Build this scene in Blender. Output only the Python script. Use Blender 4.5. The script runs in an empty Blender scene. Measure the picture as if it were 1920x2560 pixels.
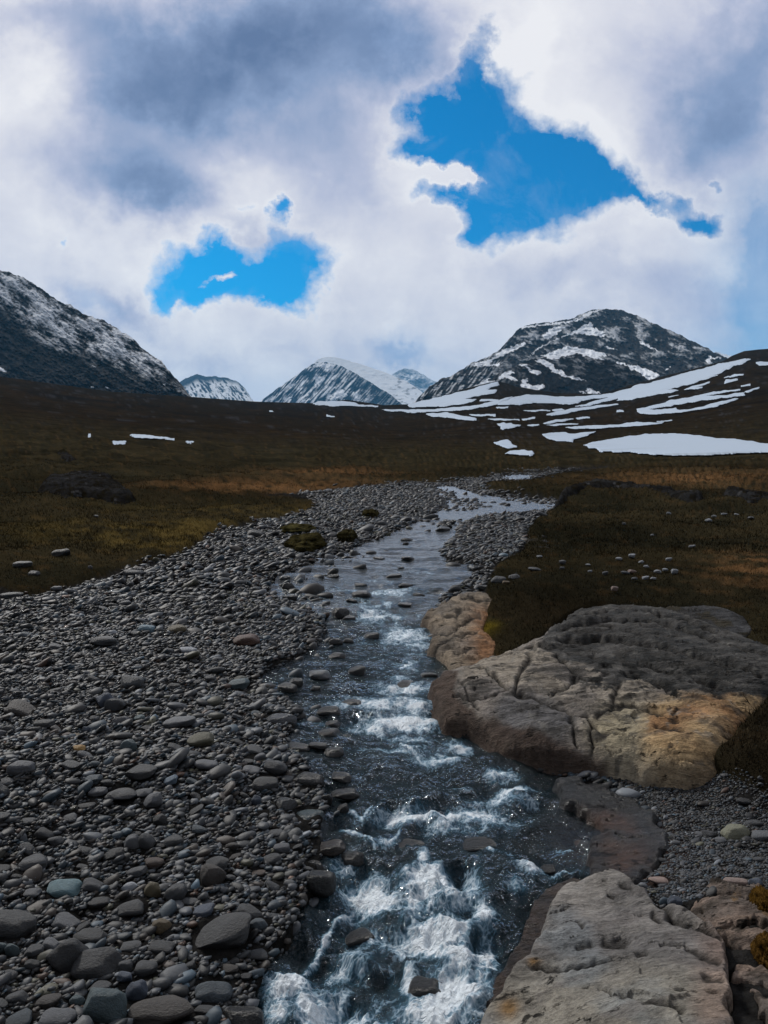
import bpy, math, random
import numpy as np
from mathutils import Vector, Matrix, Euler

random.seed(7)
rng = np.random.default_rng(11)
C = bpy.context.scene.collection
S = bpy.context.scene

# ------------------------------------------------------------------ camera model
F = 1924.0
PITCH = math.radians(4.16)
CZ = 2.2
CP, SP = math.cos(PITCH), math.sin(PITCH)

def ray(px, py):
    xc = (px - 960.0) / F
    yc = (1280.0 - py) / F
    dy = CP + yc * SP
    return xc / dy, (-SP + yc * CP) / dy            # x/y and z/y slopes

def at_depth(px, py, D):
    u, w = ray(px, py)
    return u * D, D + 0 * u, CZ + w * D

cam = bpy.data.cameras.new('camera')
cam_o = bpy.data.objects.new('camera', cam)
C.objects.link(cam_o)
cam.sensor_fit = 'AUTO'
cam.sensor_width = 36.0
cam.lens = 36.0 * F / 2560.0
cam.clip_start = 0.05
cam.clip_end = 60000
cam_o.location = (0, 0, CZ)
cam_o.rotation_euler = (math.pi / 2 - PITCH, 0, 0)
S.camera = cam_o

# ------------------------------------------------------------------ noise
def _hash(ix, iy, s):
    n = (ix * 374761393 + iy * 668265263 + s * 974711 + 1013) & 0xffffffff
    n = ((n ^ (n >> 13)) * 1274126177) & 0xffffffff
    n = ((n ^ (n >> 15)) * 2246822519) & 0xffffffff
    return ((n ^ (n >> 16)) & 0xffff) / 65535.0

def perlin(x, y, s=0):
    x = np.asarray(x, float); y = np.asarray(y, float)
    x0 = np.floor(x); y0 = np.floor(y)
    fx = x - x0; fy = y - y0
    ix = x0.astype(np.int64); iy = y0.astype(np.int64)
    u = fx * fx * fx * (fx * (fx * 6 - 15) + 10)
    v = fy * fy * fy * (fy * (fy * 6 - 15) + 10)
    def g(i, j, dx, dy):
        a = _hash(i, j, s) * 2 * math.pi
        return np.cos(a) * dx + np.sin(a) * dy
    n00 = g(ix, iy, fx, fy); n10 = g(ix + 1, iy, fx - 1, fy)
    n01 = g(ix, iy + 1, fx, fy - 1); n11 = g(ix + 1, iy + 1, fx - 1, fy - 1)
    a = n00 + u * (n10 - n00); b = n01 + u * (n11 - n01)
    return (a + v * (b - a)) * 1.5

def fbm(x, y, o=5, s=0, gain=.5):
    r = 0; a = 1.; t = 0.
    for k in range(o):
        r = r + a * perlin(x, y, s + k * 17); t += a
        x = x * 2.03 + 3.1; y = y * 2.03 - 1.7; a *= gain
    return r / t

def ridged(x, y, o=4, s=0, gain=.55):
    r = 0; a = 1.; t = 0.
    for k in range(o):
        r = r + a * (1 - np.abs(perlin(x, y, s + k * 13)) * 1.6); t += a
        x = x * 2.1 + 1.3; y = y * 2.1 + 4.2; a *= gain
    return r / t

def sstep(a, b, x):
    t = np.clip((x - a) / (b - a), 0, 1)
    return t * t * (3 - 2 * t)

# ------------------------------------------------------------------ ground depth table (valley floor shape)
COLX = np.array([-1000, 0, 900, 1250, 1500, 1900, 2800.])
ROWY = np.array([3000, 2700, 2560, 2300, 2100, 1900, 1700, 1500, 1400, 1300, 1250, 1210, 1180, 1150, 1120.])
TAB = np.array([
 [1.75, 2.15, 2.45, 3.0, 3.5, 4.2, 5.3, 7.2, 8.8, 11.2, 13.5, 16.5, 20, 26, 37],
 [1.9, 2.35, 2.65, 3.3, 3.9, 4.65, 5.9, 8.4, 10.6, 14, 17.5, 22, 28, 37, 52],
 [2.05, 2.5, 2.85, 3.45, 4.1, 4.95, 6.4, 9.0, 11.5, 16, 20, 26, 36, 60, 110],
 [1.9, 2.35, 2.65, 3.3, 4.0, 4.9, 6.3, 8.9, 11.4, 15.5, 20, 27, 40, 65, 110],
 [1.75, 2.15, 2.45, 3.15, 3.95, 4.85, 6.15, 8.7, 11.3, 15, 19, 25, 36, 60, 100],
 [1.65, 2.0, 2.3, 2.95, 3.8, 4.7, 6.0, 8.4, 10.8, 14.5, 18, 24, 34, 52, 85],
 [1.5, 1.9, 2.2, 2.8, 3.5, 4.3, 5.4, 7.5, 9.5, 12, 15, 20, 27, 40, 62]])
RX = np.array([-1000, -300, 0, 174, 278, 463, 637, 781, 868, 960, 1035, 1100, 1150, 1200, 1243, 1290, 1340, 1400, 1500, 1600, 1651, 1699, 1764, 1808, 1829, 1860, 1894, 1920, 2100, 2800.])
RY = np.array([850, 915, 941, 965, 979, 991, 1004, 1008, 999, 1013, 1010, 992, 975, 962, 952, 965, 975, 983, 985, 956, 942, 931, 914, 903, 890, 878, 874, 872, 862, 840.])
DX = np.array([-1000, 0, 450, 900, 1200, 1500, 1900, 2800.])
DR = np.array([330, 520, 700, 900, 900, 850, 750, 500.])
GX = np.arange(-1000, 2801, 8.0)
GY = np.arange(820, 3001, 4.0)

def box(a, n, ax):
    if n < 1: return a
    p = [(0, 0)] * a.ndim; p[ax] = (n + 1, n)
    c = np.cumsum(np.pad(a, p, mode='edge'), axis=ax)
    sl1 = [slice(None)] * a.ndim; sl2 = [slice(None)] * a.ndim
    sl1[ax] = slice(2 * n + 1, None); sl2[ax] = slice(None, -(2 * n + 1))
    return (c[tuple(sl1)] - c[tuple(sl2)]) / (2 * n + 1)

def blur(a, nx, ny, it=2):
    for _ in range(it):
        a = box(a, nx, 1); a = box(a, ny, 0)
    return a

ridge_y = np.interp(GX, RX, RY)
ridge_d = np.exp(np.interp(GX, DX, np.log(DR)))
lowt = np.zeros((len(ROWY), len(GX)))
for i in range(len(ROWY)):
    lowt[i] = np.interp(GX, COLX, np.log(TAB[:, i]))
LOGD = np.zeros((len(GY), len(GX)))
for j in range(len(GX)):
    ry, rd = ridge_y[j], math.log(ridge_d[j])
    ys = ROWY[::-1]; ds = lowt[::-1, j]
    ts = np.array([0.02, .12, .3, .55, .8])
    uy = ry + ts * (1120 - ry)
    ud = rd + (ds[0] - rd) * np.array([0.0, .15, .36, .62, .84])
    LOGD[:, j] = np.interp(GY, np.concatenate([[ry - 40], uy, ys]), np.concatenate([[rd + .15], ud, ds]))
LOGD = blur(LOGD, 8, 4, 2)

def bil(T, px, py, x0=-1000., dx=8., y0=820., dy=4.):
    a = np.clip((np.asarray(px, float) - x0) / dx, 0, T.shape[1] - 1.001)
    b = np.clip((np.asarray(py, float) - y0) / dy, 0, T.shape[0] - 1.001)
    i = a.astype(int); j = b.astype(int); a = a - i; b = b - j
    return (T[j, i] * (1 - a) + T[j, i + 1] * a) * (1 - b) + (T[j + 1, i] * (1 - a) + T[j + 1, i + 1] * a) * b

def base(px, py):
    D = np.exp(bil(LOGD, px, py))
    return at_depth(np.asarray(px, float), np.asarray(py, float), D)

# inverse: world x,y -> pixel
LK = np.linspace(math.log(1.55), math.log(1000), 500)
INV = np.zeros((len(LK), len(GX)))
for j in range(len(GX)):
    INV[:, j] = np.interp(LK, LOGD[::-1, j], GY[::-1])

def w2p(x, y):
    x = np.asarray(x, float); y = np.asarray(y, float)
    ly = np.log(np.maximum(y, 1.56))
    py = np.full_like(x, 1700.); px = x
    for _ in range(4):
        dy = CP + (1280 - py) / F * SP
        px = 960 + F * x / y * dy
        py = bil(INV, px, ly, -1000., 8., LK[0], LK[1] - LK[0])
    return px, py

# ------------------------------------------------------------------ plan regions
MX0, MY0, MS = -1000., 840., 2.5
MNX, MNY = int(3800 / MS) + 1, int(2160 / MS) + 1

def raster(poly, blur_px=0):
    m = np.zeros((MNY, MNX), np.float32)
    P = np.array(poly, float)
    i0 = max(0, int((P[:, 0].min() - MX0) / MS) - 2); i1 = min(MNX, int((P[:, 0].max() - MX0) / MS) + 3)
    j0 = max(0, int((P[:, 1].min() - MY0) / MS) - 2); j1 = min(MNY, int((P[:, 1].max() - MY0) / MS) + 3)
    X, Y = np.meshgrid(MX0 + np.arange(i0, i1) * MS, MY0 + np.arange(j0, j1) * MS)
    m[j0:j1, i0:i1] = inside(P, X, Y)
    if blur_px:
        n = max(1, int(blur_px / MS))
        m = blur(m, n, n, 2)
    return m

def inside(P, X, Y):
    P = np.asarray(P, float)
    r = np.zeros(X.shape, bool)
    n = len(P)
    for k in range(n):
        x1, y1 = P[k]; x2, y2 = P[(k + 1) % n]
        if y1 == y2: continue
        c = ((y1 > Y) != (y2 > Y)) & (X < (x2 - x1) * (Y - y1) / (y2 - y1) + x1)
        r ^= c
    return r

def smp(m, px, py):
    return bil(m, px, py, MX0, MS, MY0, MS)

def seg_dist(px, py, pts):
    d = np.full(np.shape(px), 1e9)
    for (x1, y1), (x2, y2) in zip(pts[:-1], pts[1:]):
        vx, vy = x2 - x1, y2 - y1
        t = np.clip(((px - x1) * vx + (py - y1) * vy) / (vx * vx + vy * vy + 1e-9), 0, 1)
        d = np.minimum(d, np.hypot(px - x1 - t * vx, py - y1 - t * vy))
    return d

STREAM = [(560, 2760), (600, 2560), (640, 2480), (690, 2400), (735, 2320), (770, 2240), (800, 2170), (815, 2110), (800, 2060), (830, 2000), (800, 1950), (770, 1900), (720, 1850), (740, 1800), (760, 1770), (690, 1720), (655, 1690), (680, 1660), (740, 1640), (800, 1600), (830, 1560), (800, 1530), (740, 1500), (670, 1480), (680, 1455), (719, 1427), (839, 1383), (947, 1345), (1061, 1296), (1121, 1264), (1115, 1240), (1085, 1222), (1070, 1212), (1130, 1214), (1160, 1224), (1220, 1240), (1320, 1245), (1403, 1254), (1385, 1268), (1280, 1276), (1200, 1284), (1142, 1306), (1130, 1340), (1095, 1367), (1100, 1392), (1180, 1416), (1175, 1440), (1120, 1470), (1090, 1500), (1085, 1530), (1050, 1556), (1085, 1582), (1080, 1610), (1078, 1630), (1125, 1658), (1130, 1672), (1075, 1700), (1080, 1735), (1095, 1770), (1118, 1822), (1170, 1838), (1225, 1860), (1260, 1890), (1360, 1912), (1450, 1940), (1500, 1965), (1530, 2000), (1560, 2050), (1580, 2100), (1565, 2150), (1540, 2185), (1525, 2200), (1440, 2210), (1385, 2240), (1365, 2290), (1335, 2350), (1300, 2410), (1260, 2460), (1225, 2500), (1180, 2560), (1090, 2760)]
STREAM2 = [(1225, 1196), (1275, 1186), (1330, 1184), (1420, 1176), (1425, 1180), (1330, 1193), (1310, 1200), (1250, 1201)]
GRAVEL = [(-1000, 1570), (-200, 1490), (0, 1478), (77, 1497), (125, 1483), (193, 1463), (289, 1430), (386, 1401), (477, 1377), (530, 1328), (627, 1309), (675, 1300), (747, 1280), (800, 1261), (790, 1250), (700, 1241), (580, 1249), (690, 1232), (871, 1219), (1007, 1209), (1142, 1203), (1251, 1183), (1330, 1178), (1400, 1170), (1520, 1163), (1600, 1163), (1420, 1182), (1330, 1198), (1250, 1205), (1180, 1212), (1200, 1224), (1300, 1238), (1403, 1246), (1400, 1264), (1345, 1298), (1327, 1313), (1311, 1378), (1240, 1421), (1213, 1475), (1215, 1500), (1205, 1580), (1225, 1660), (1300, 1880), (1560, 1920), (1793, 1950), (1842, 1982), (1920, 2017), (2100, 2070), (2800, 2150), (2800, 3000), (-1000, 3000)]
BANK = [(1925, 1795), (1889, 1841), (1841, 1878), (1846, 1910), (1788, 1925), (1793, 1962), (1842, 1982), (1920, 2017), (2100, 2075), (2600, 2100), (2600, 1700), (2100, 1720)]
BEACH = [(1480, 1930), (1800, 1960), (1920, 2015), (2300, 2100), (2300, 2300), (1900, 2300), (1700, 2320), (1560, 2200), (1640, 2170), (1670, 2100), (1640, 2030), (1560, 1960)]

m_stream = np.maximum(raster(STREAM), raster(STREAM2))
s_hard = m_stream.copy()
s_soft = blur(m_stream, 6, 4, 2)
s_wide = blur(m_stream, 14, 10, 2)
g_hard = raster(GRAVEL)
g_soft = blur(g_hard, 3, 2, 2)
g_wide = blur(g_hard, 10, 5, 2)
b_soft = raster(BANK, 10)
bank_soft = raster(BANK, 30)
beach_soft = raster(BEACH, 8)

OUTCROP = [(1239, 1663), (1295, 1644), (1348, 1620), (1385, 1581), (1422, 1552), (1464, 1533), (1549, 1529), (1623, 1535), (1713, 1566), (1804, 1594), (1910, 1636), (2000, 1660), (2100, 1680), (2100, 1740), (1990, 1770), (1920, 1803), (1889, 1841), (1841, 1878), (1846, 1910), (1788, 1925), (1793, 1960), (1698, 1960), (1613, 1954), (1544, 1940), (1480, 1935), (1358, 1910), (1252, 1888), (1215, 1850), (1162, 1832), (1114, 1820), (1088, 1766), (1077, 1735), (1085, 1706), (1120, 1676), (1180, 1690)]
LEDGE = [(1141, 1501), (1189, 1488), (1260, 1504), (1226, 1528), (1228, 1549), (1210, 1581), (1215, 1600), (1241, 1618), (1240, 1660), (1180, 1686), (1125, 1676), (1118, 1655), (1072, 1628), (1077, 1607), (1085, 1581), (1045, 1554), (1093, 1522)]
BOULDER_R = [(1600, 1545), (1650, 1530), (1690, 1524), (1745, 1522), (1809, 1533), (1845, 1545), (1878, 1570), (1883, 1591), (1870, 1612), (1830, 1612), (1780, 1585), (1713, 1566), (1660, 1556)]
WETROCK = [(1395, 1945), (1480, 1958), (1560, 1985), (1630, 2035), (1668, 2090), (1662, 2140), (1640, 2185), (1590, 2205), (1530, 2200), (1470, 2195), (1462, 2140), (1500, 2090), (1470, 2040), (1400, 2000)]
SLAB = [(1130, 2760), (1170, 2620), (1200, 2551), (1243, 2499), (1274, 2460), (1321, 2399), (1347, 2360), (1378, 2269), (1391, 2243), (1443, 2212), (1530, 2195), (1569, 2212), (1590, 2230), (1647, 2273), (1712, 2288), (1777, 2325), (1807, 2360), (1816, 2408), (1825, 2455), (1838, 2507), (1820, 2545), (1840, 2600), (1850, 2760)]
APRON = [(1040, 2780), (1120, 2600), (1175, 2540), (1220, 2480), (1262, 2420), (1290, 2370), (1310, 2310), (1330, 2250), (1370, 2215), (1440, 2195), (1530, 2190), (1590, 2230), (1530, 2300), (1450, 2420), (1350, 2540), (1250, 2780)]
SHELF = [(1712, 2285), (1740, 2262), (1800, 2255), (1886, 2262), (1960, 2275), (1960, 2330), (1886, 2315), (1820, 2325), (1780, 2318)]
SHELF2 = [(1745, 2232), (1786, 2219), (1864, 2228), (1930, 2240), (1960, 2262), (1886, 2256), (1800, 2250)]
SHELF3 = [(1822, 2425), (1850, 2395), (1890, 2412), (1940, 2440), (1950, 2475), (1886, 2452), (1835, 2448)]
SHELF4 = [(1872, 2455), (1920, 2500), (1990, 2560), (1990, 2760), (1880, 2760), (1900, 2640), (1915, 2560), (1890, 2500)]
SHELF5 = [(1790, 2335), (1850, 2322), (1940, 2335), (1970, 2380), (1890, 2378), (1830, 2368)]
CRAG_L = [(58, 1239), (96, 1232), (116, 1198), (145, 1198), (217, 1186), (270, 1201), (308, 1227), (357, 1266), (308, 1275), (212, 1268), (159, 1280), (130, 1261), (106, 1246)]
CRAG_S = [(136, 1150), (143, 1128), (169, 1127), (180, 1142), (200, 1158), (165, 1160)]
CRAG_M = [(1405, 1237), (1458, 1219), (1515, 1211), (1570, 1215), (1631, 1226), (1700, 1236), (1764, 1248), (1761, 1274), (1720, 1272), (1677, 1258), (1600, 1240), (1539, 1232), (1460, 1236), (1420, 1250), (1390, 1275), (1380, 1265)]
CRAG_R = [(1800, 1250), (1815, 1236), (1828, 1231), (1870, 1236), (1920, 1242), (2010, 1252), (2010, 1275), (1920, 1271), (1863, 1268), (1830, 1258)]
CRAG_B = [(1316, 1385), (1322, 1345), (1342, 1318), (1362, 1335), (1377, 1360), (1372, 1392), (1340, 1396)]
ROCKS = dict(OUTCROP=OUTCROP, LEDGE=LEDGE, BOULDER_R=BOULDER_R, SLAB=SLAB, SHELF=SHELF, SHELF2=SHELF2, SHELF3=SHELF3, SHELF4=SHELF4, SHELF5=SHELF5)
rock_m = np.zeros((MNY, MNX), np.float32)
ROCKS['WETROCK'] = WETROCK
for p in ROCKS.values(): rock_m = np.maximum(rock_m, raster(p))
rock_hard = rock_m.copy()
rock_soft = blur(rock_m, 4, 3, 2)
apron_m = raster(APRON)

def T(pts, ox, oy, s): return [(ox + a * s, oy + b * s) for a, b in pts]
A5 = (1200, 740, .434); A2 = (960, 600, .5787); A4 = (400, 840, .434); A1 = (0, 600, .5787)
SNOW = [
 (A5, [(1565, 368), (1490, 375), (1430, 392), (1370, 395), (1320, 415), (1250, 432), (1150, 458), (1060, 485), (1000, 502), (920, 516), (840, 542), (770, 565), (700, 575), (600, 582), (500, 587), (430, 585), (385, 580), (340, 576), (270, 574), (190, 591), (150, 611), (100, 630), (150, 632), (230, 630), (310, 621), (400, 622), (480, 628), (560, 625), (590, 607), (680, 594), (770, 584), (700, 602), (620, 624), (540, 640), (620, 638), (720, 612), (800, 594), (800, 607), (900, 588), (1000, 560), (1100, 540), (1180, 520), (1240, 505), (1300, 485), (1380, 462), (1340, 466), (1400, 440), (1450, 412), (1510, 392)], 'longest snow ribbon sweeping from the dark right hill down under the big mountain'),
 (A5, [(790, 608), (870, 600), (1000, 575), (1090, 562), (1140, 548), (1100, 545), (1040, 552), (980, 562), (900, 580), (840, 592)], 'narrow snow finger running just below the longest snow ribbon'),
 (A5, [(385, 692), (450, 675), (540, 655), (620, 645), (720, 630), (800, 622), (800, 632), (730, 640), (660, 655), (580, 665), (500, 682), (420, 696)], 'thin slanting snow strip below the left half of the longest ribbon'),
 (A5, [(1170, 545), (1220, 525), (1290, 508), (1330, 498), (1325, 505), (1280, 520), (1230, 533), (1285, 530), (1280, 535)], 'small tapered snow strip under the upper part of the longest ribbon'),
 (A5, [(900, 660), (990, 640), (1060, 620), (1110, 605), (1180, 595), (1260, 580), (1330, 562), (1420, 550), (1500, 542), (1490, 550), (1400, 562), (1330, 575), (1290, 582), (1400, 578), (1520, 563), (1525, 572), (1430, 588), (1330, 600), (1240, 612), (1160, 625), (1090, 640), (1000, 652), (970, 660), (1050, 662), (1130, 648), (1130, 660), (1210, 655), (1300, 635), (1390, 610), (1490, 590), (1480, 602), (1400, 625), (1370, 640), (1270, 658), (1150, 675), (1040, 683), (950, 684), (910, 672)], 'broad forked snow patch with long fingers on the right hillside'),
 (A5, [(1395, 508), (1420, 490), (1480, 484), (1488, 490), (1440, 500)], 'small oval snow patch high on the dark right hill, lower of two'),
 (A5, [(1405, 480), (1450, 463), (1515, 460), (1510, 465), (1440, 475)], 'small flat snow patch high on the dark right hill, upper of two'),
 (A5, [(1585, 388), (1659, 385), (1750, 385), (1750, 402), (1659, 406), (1610, 405)], 'snow patch cut off by the right photo edge near the dark hilltop'),
 (A5, [(1500, 518), (1560, 508), (1562, 513), (1505, 522)], 'tiny snow sliver near the right edge above the forked patch'),
 (A5, [(1515, 560), (1605, 530), (1605, 537), (1540, 562)], 'thin slanting snow sliver at the upper tip of the forked patch'),
 (A5, [(1080, 582), (1148, 571), (1148, 578), (1085, 587)], 'short snow sliver between the longest ribbon and the forked patch'),
 (A5, [(50, 707), (110, 702), (220, 705), (225, 712), (120, 714)], 'long level snow streak on the flat valley shelf, left of a shorter one'),
 (A5, [(245, 704), (320, 700), (320, 707), (250, 709)], 'shorter level snow streak right of the long one on the valley shelf'),
 (A5, [(255, 667), (400, 662), (400, 669), (300, 672)], 'straight thin snow streak under the left end of the longest ribbon'),
 (A5, [(410, 662), (470, 655), (485, 664), (430, 672)], 'little snow fleck touching the end of a straight thin streak'),
 (A5, [(365, 730), (430, 718), (535, 711), (490, 722), (380, 738)], 'upper of two wedge shaped snow strips in the middle of the valley shelf'),
 (A5, [(375, 748), (440, 738), (560, 735), (555, 742), (450, 749)], 'lower of two wedge shaped snow strips in the middle of the valley shelf'),
 (A5, [(270, 742), (340, 737), (340, 745), (290, 750)], 'broken little snow strip left of the two wedge shaped strips'),
 (A5, [(545, 705), (600, 700), (638, 701), (636, 707), (560, 710)], 'short level snow streak above and right of the two wedge shaped strips'),
 (A5, [(95, 740), (130, 735), (150, 741), (180, 736), (190, 742), (240, 744), (232, 752), (190, 765), (150, 768), (130, 778), (118, 772), (122, 755)], 'ragged snow patch with a tail pointing down, left of the valley shelf'),
 (A5, [(360, 808), (430, 795), (490, 790), (510, 798), (550, 800), (670, 791), (660, 800), (600, 815), (540, 830), (535, 845), (500, 842), (440, 845), (400, 828)], 'ragged snow patch with a pointed right arm just above the biggest snowfield'),
 (A5, [(490, 765), (560, 757), (700, 750), (790, 745), (870, 735), (950, 733), (1060, 736), (1050, 743), (960, 752), (830, 760), (700, 768), (560, 772)], 'long slim level snow strip above the biggest snowfield'),
 (A5, [(1020, 722), (1108, 716), (1105, 723), (1030, 726)], 'small snow dash at the right tip of the long slim strip'),
 (A5, [(595, 860), (700, 840), (850, 815), (970, 801), (1120, 797), (1250, 810), (1380, 828), (1490, 835), (1560, 848), (1659, 862), (1900, 890), (2050, 905), (2050, 925), (1900, 918), (1659, 912), (1500, 918), (1300, 930), (1130, 932), (980, 926), (900, 912), (770, 910), (750, 902), (690, 903), (670, 885), (620, 882)], 'biggest snowfield, a wide white lens reaching the right edge above the river flats'),
 (A5, [(82, 847), (120, 840), (160, 835), (208, 870), (205, 880), (160, 882), (120, 875), (115, 862)], 'kite shaped snow patch near the valley bottom, upper of a pair'),
 (A5, [(135, 915), (190, 900), (250, 898), (300, 905), (312, 920), (300, 932), (220, 925), (150, 920)], 'slipper shaped snow patch near the valley bottom, lower of a pair'),
 (A5, [(790, 662), (830, 663), (830, 671), (795, 672)], 'tiny snow fleck just left of the forked snow patch'),
 (A5, [(0, 598), (100, 599), (100, 606), (0, 608)], 'short level snow line below the left foot of the big mountain'),
 (A5, [(90, 644), (160, 642), (160, 649), (95, 651)], 'little snow dash under the left tail of the longest ribbon'),
 (A5, [(-60, 684), (0, 681), (85, 681), (85, 688), (-40, 690)], 'thin level snow line left of the long streak on the valley shelf'),
 (A4, [(885, 395), (940, 383), (1060, 380), (1130, 390), (1150, 398), (1265, 403), (1260, 409), (1150, 406), (1050, 406), (930, 403)], 'flat snow strip on the valley crest under the pointed centre mountain'),
 (A4, [(1270, 430), (1340, 426), (1420, 433), (1520, 431), (1659, 420), (1659, 436), (1520, 441), (1400, 441), (1290, 437)], 'thin snow line on the crest between the centre mountain and the big one'),
 (A2, [(180, 755), (270, 748), (310, 758), (400, 770), (400, 780), (350, 782), (270, 770), (200, 765)], 'blunt snow tongue on the dark slope below the crest streaks'),
 (A2, [(100, 715), (200, 692), (300, 667), (400, 642), (490, 612), (500, 625), (440, 650), (490, 655), (470, 665), (380, 683), (330, 692), (400, 692), (380, 705), (250, 722), (120, 726)], 'fan of snow streaks at the left foot of the big right mountain'),
 (A2, [(0, 737), (130, 739), (250, 734), (400, 718), (520, 690), (560, 680), (500, 712), (420, 726), (300, 741), (150, 746), (0, 743)], 'long thin snow line along the foot of the streaked fan'),
 (A1, [(560, 848), (600, 846), (660, 853), (750, 864), (750, 869), (660, 865), (570, 857)], 'lone bright snow strip on the dark left hillside'),
 (A1, [(800, 873), (840, 875), (835, 881), (805, 879)], 'small snow dash right of the lone bright strip'),
 (A1, [(480, 876), (545, 879), (545, 886), (485, 884)], 'broken snow dash left below the lone bright strip'),
 (A1, [(1165, 736), (1178, 736), (1178, 742), (1165, 742)], 'tiny snow speck on the dark slope below the valley crest at left'),
 (A1, [(1415, 756), (1442, 758), (1442, 763), (1418, 762)], 'tiny snow dash on the dark slope below the centre mountain'),
 (A1, [(375, 846), (388, 846), (388, 851), (375, 851)], 'tiny snow dot on the left hillside above the broken dash'),
]
snow_soft = np.zeros((MNY, MNX), np.float32)
for tr_, pts_, _l in SNOW: snow_soft = np.maximum(snow_soft, raster(T(pts_, *tr_)))
snow_soft = np.clip(blur(snow_soft, 5, 4, 2) * 2.2, 0, 1)

def gnoise(x, y, px, py):
    """height of the ground above the smooth valley floor"""
    D = np.asarray(y)
    veg = 1 - smp(g_soft, px, py)
    st = smp(s_soft, px, py)
    lo = fbm(x * .9, y * .9, 5, 3)
    z = .05 * (1 - st) * lo - .16 * sstep(.15, .9, st) + .03 * fbm(x * 7, y * 7, 3, 9)
    # tundra hummocks grow with distance
    am = veg * (.05 + .006 * np.minimum(D, 60)) * (1 - .9 * sstep(60, 160, D))
    z = z + am * (fbm(x * .35, y * .35, 4, 21) + .35 * np.abs(fbm(x * 2.2, y * 2.2, 3, 5)))
    far = sstep(50, 160, D)
    z = z + far * veg * (.5 + .004 * D) * fbm(x * .018, y * .010, 4, 44, .5)
    z = z + veg * (1 - far) * sstep(9, 20, D) * (.26 * fbm(x * .22, y * .16, 4, 151) + .14 * np.abs(fbm(x * .6, y * .5, 3, 152)))
    z = z * (1 - .92 * smp(snow_soft, px, py))
    z = z + veg * .07 * sstep(.3, .9, veg) * (1 - far)
    z = z + .16 * smp(bank_soft, px, py) * (1 + .5 * fbm(x * 3, y * 3, 4, 8))
    z = z - .12 * sstep(.55, 1., smp(rock_soft, px, py)) 
    return z

# ------------------------------------------------------------------ mesh helpers
def make_mesh(name, V, Fc, mat=None, cols=None, attrs=None, smooth=True):
    me = bpy.data.meshes.new(name)
    V = np.ascontiguousarray(V, np.float32); Fc = np.ascontiguousarray(Fc, np.int32)
    k = Fc.shape[1]
    me.vertices.add(len(V)); me.vertices.foreach_set('co', V.ravel())
    me.loops.add(Fc.size); me.loops.foreach_set('vertex_index', Fc.ravel())
    me.polygons.add(len(Fc))
    me.polygons.foreach_set('loop_start', np.arange(0, Fc.size, k, dtype=np.int32))
    me.polygons.foreach_set('loop_total', np.full(len(Fc), k, np.int32))
    if smooth: me.polygons.foreach_set('use_smooth', np.ones(len(Fc), bool))
    if cols is not None:
        a = me.attributes.new('col', 'FLOAT_COLOR', 'POINT')
        c = np.ones((len(V), 4), np.float32); c[:, :3] = cols
        a.data.foreach_set('color', c.ravel())
    for n, d in (attrs or {}).items():
        d = np.ascontiguousarray(d, np.float32)
        if d.ndim == 1:
            a = me.attributes.new(n, 'FLOAT', 'POINT'); a.data.foreach_set('value', d)
        else:
            a = me.attributes.new(n, 'FLOAT_VECTOR', 'POINT'); a.data.foreach_set('vector', d.ravel())
    me.update(); me.validate()
    if mat: me.materials.append(mat)
    return me

def obj(name, me, label=None, cat=None, group=None, kind=None, parent=None):
    o = bpy.data.objects.new(name, me); C.objects.link(o)
    if label: o['label'] = label
    if cat: o['category'] = cat
    if group: o['group'] = group
    if kind: o['kind'] = kind
    if parent: o.parent = parent
    return o

def grid_faces(ny, nx, keep=None):
    idx = np.arange(ny * nx).reshape(ny, nx)
    f = np.stack([idx[:-1, :-1], idx[1:, :-1], idx[1:, 1:], idx[:-1, 1:]], -1)
    if keep is not None:
        kf = keep[:-1, :-1] | keep[1:, :-1] | keep[1:, 1:] | keep[:-1, 1:]
        f = f[kf]
    return f.reshape(-1, 4)

def compact(f, *arrs):
    used = np.unique(f)
    mp = np.zeros(used.max() + 1, np.int64); mp[used] = np.arange(len(used))
    return [mp[f]] + [a[used] for a in arrs]

# ------------------------------------------------------------------ material helpers
class NB:
    def __init__(self, name):
        self.m = bpy.data.materials.new(name); self.m.use_nodes = True
        self.t = self.m.node_tree; self.t.nodes.clear()
        self.out = self.t.nodes.new('ShaderNodeOutputMaterial')
    def n(self, typ, ins=None, **kw):
        nd = self.t.nodes.new(typ)
        for k, v in kw.items(): setattr(nd, k, v)
        for k, v in (ins or {}).items():
            s = nd.inputs[k]
            if isinstance(v, bpy.types.NodeSocket): self.t.links.new(v, s)
            elif isinstance(v, bpy.types.Node): self.t.links.new(v.outputs[0], s)
            else: s.default_value = v
        return nd
    def math(self, op, a, b=0., c=0., clamp=False):
        nd = self.n('ShaderNodeMath', {0: a, 1: b, 2: c}, operation=op); nd.use_clamp = clamp
        return nd.outputs[0]
    def mix(self, f, a, b, blend='MIX'):
        nd = self.n('ShaderNodeMix', {0: f, 6: a, 7: b}, data_type='RGBA', blend_type=blend)
        return nd.outputs[2]
    def noise(self, vec, scale, detail=6, rough=.6, dist=0.):
        return self.n('ShaderNodeTexNoise', {'Vector': vec, 'Scale': scale, 'Detail': detail, 'Roughness': rough, 'Distortion': dist}).outputs[0]
    def ramp(self, f, stops):
        nd = self.n('ShaderNodeValToRGB', {0: f}); e = nd.color_ramp.elements
        while len(e) < len(stops): e.new(.5)
        for el, (p, c) in zip(e, stops):
            el.position = p; el.color = (c[0], c[1], c[2], 1) if isinstance(c, tuple) else (c, c, c, 1)
        return nd.outputs[0]
    def done(self, sh):
        self.t.links.new(sh, self.out.inputs[0]); return self.m

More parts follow.
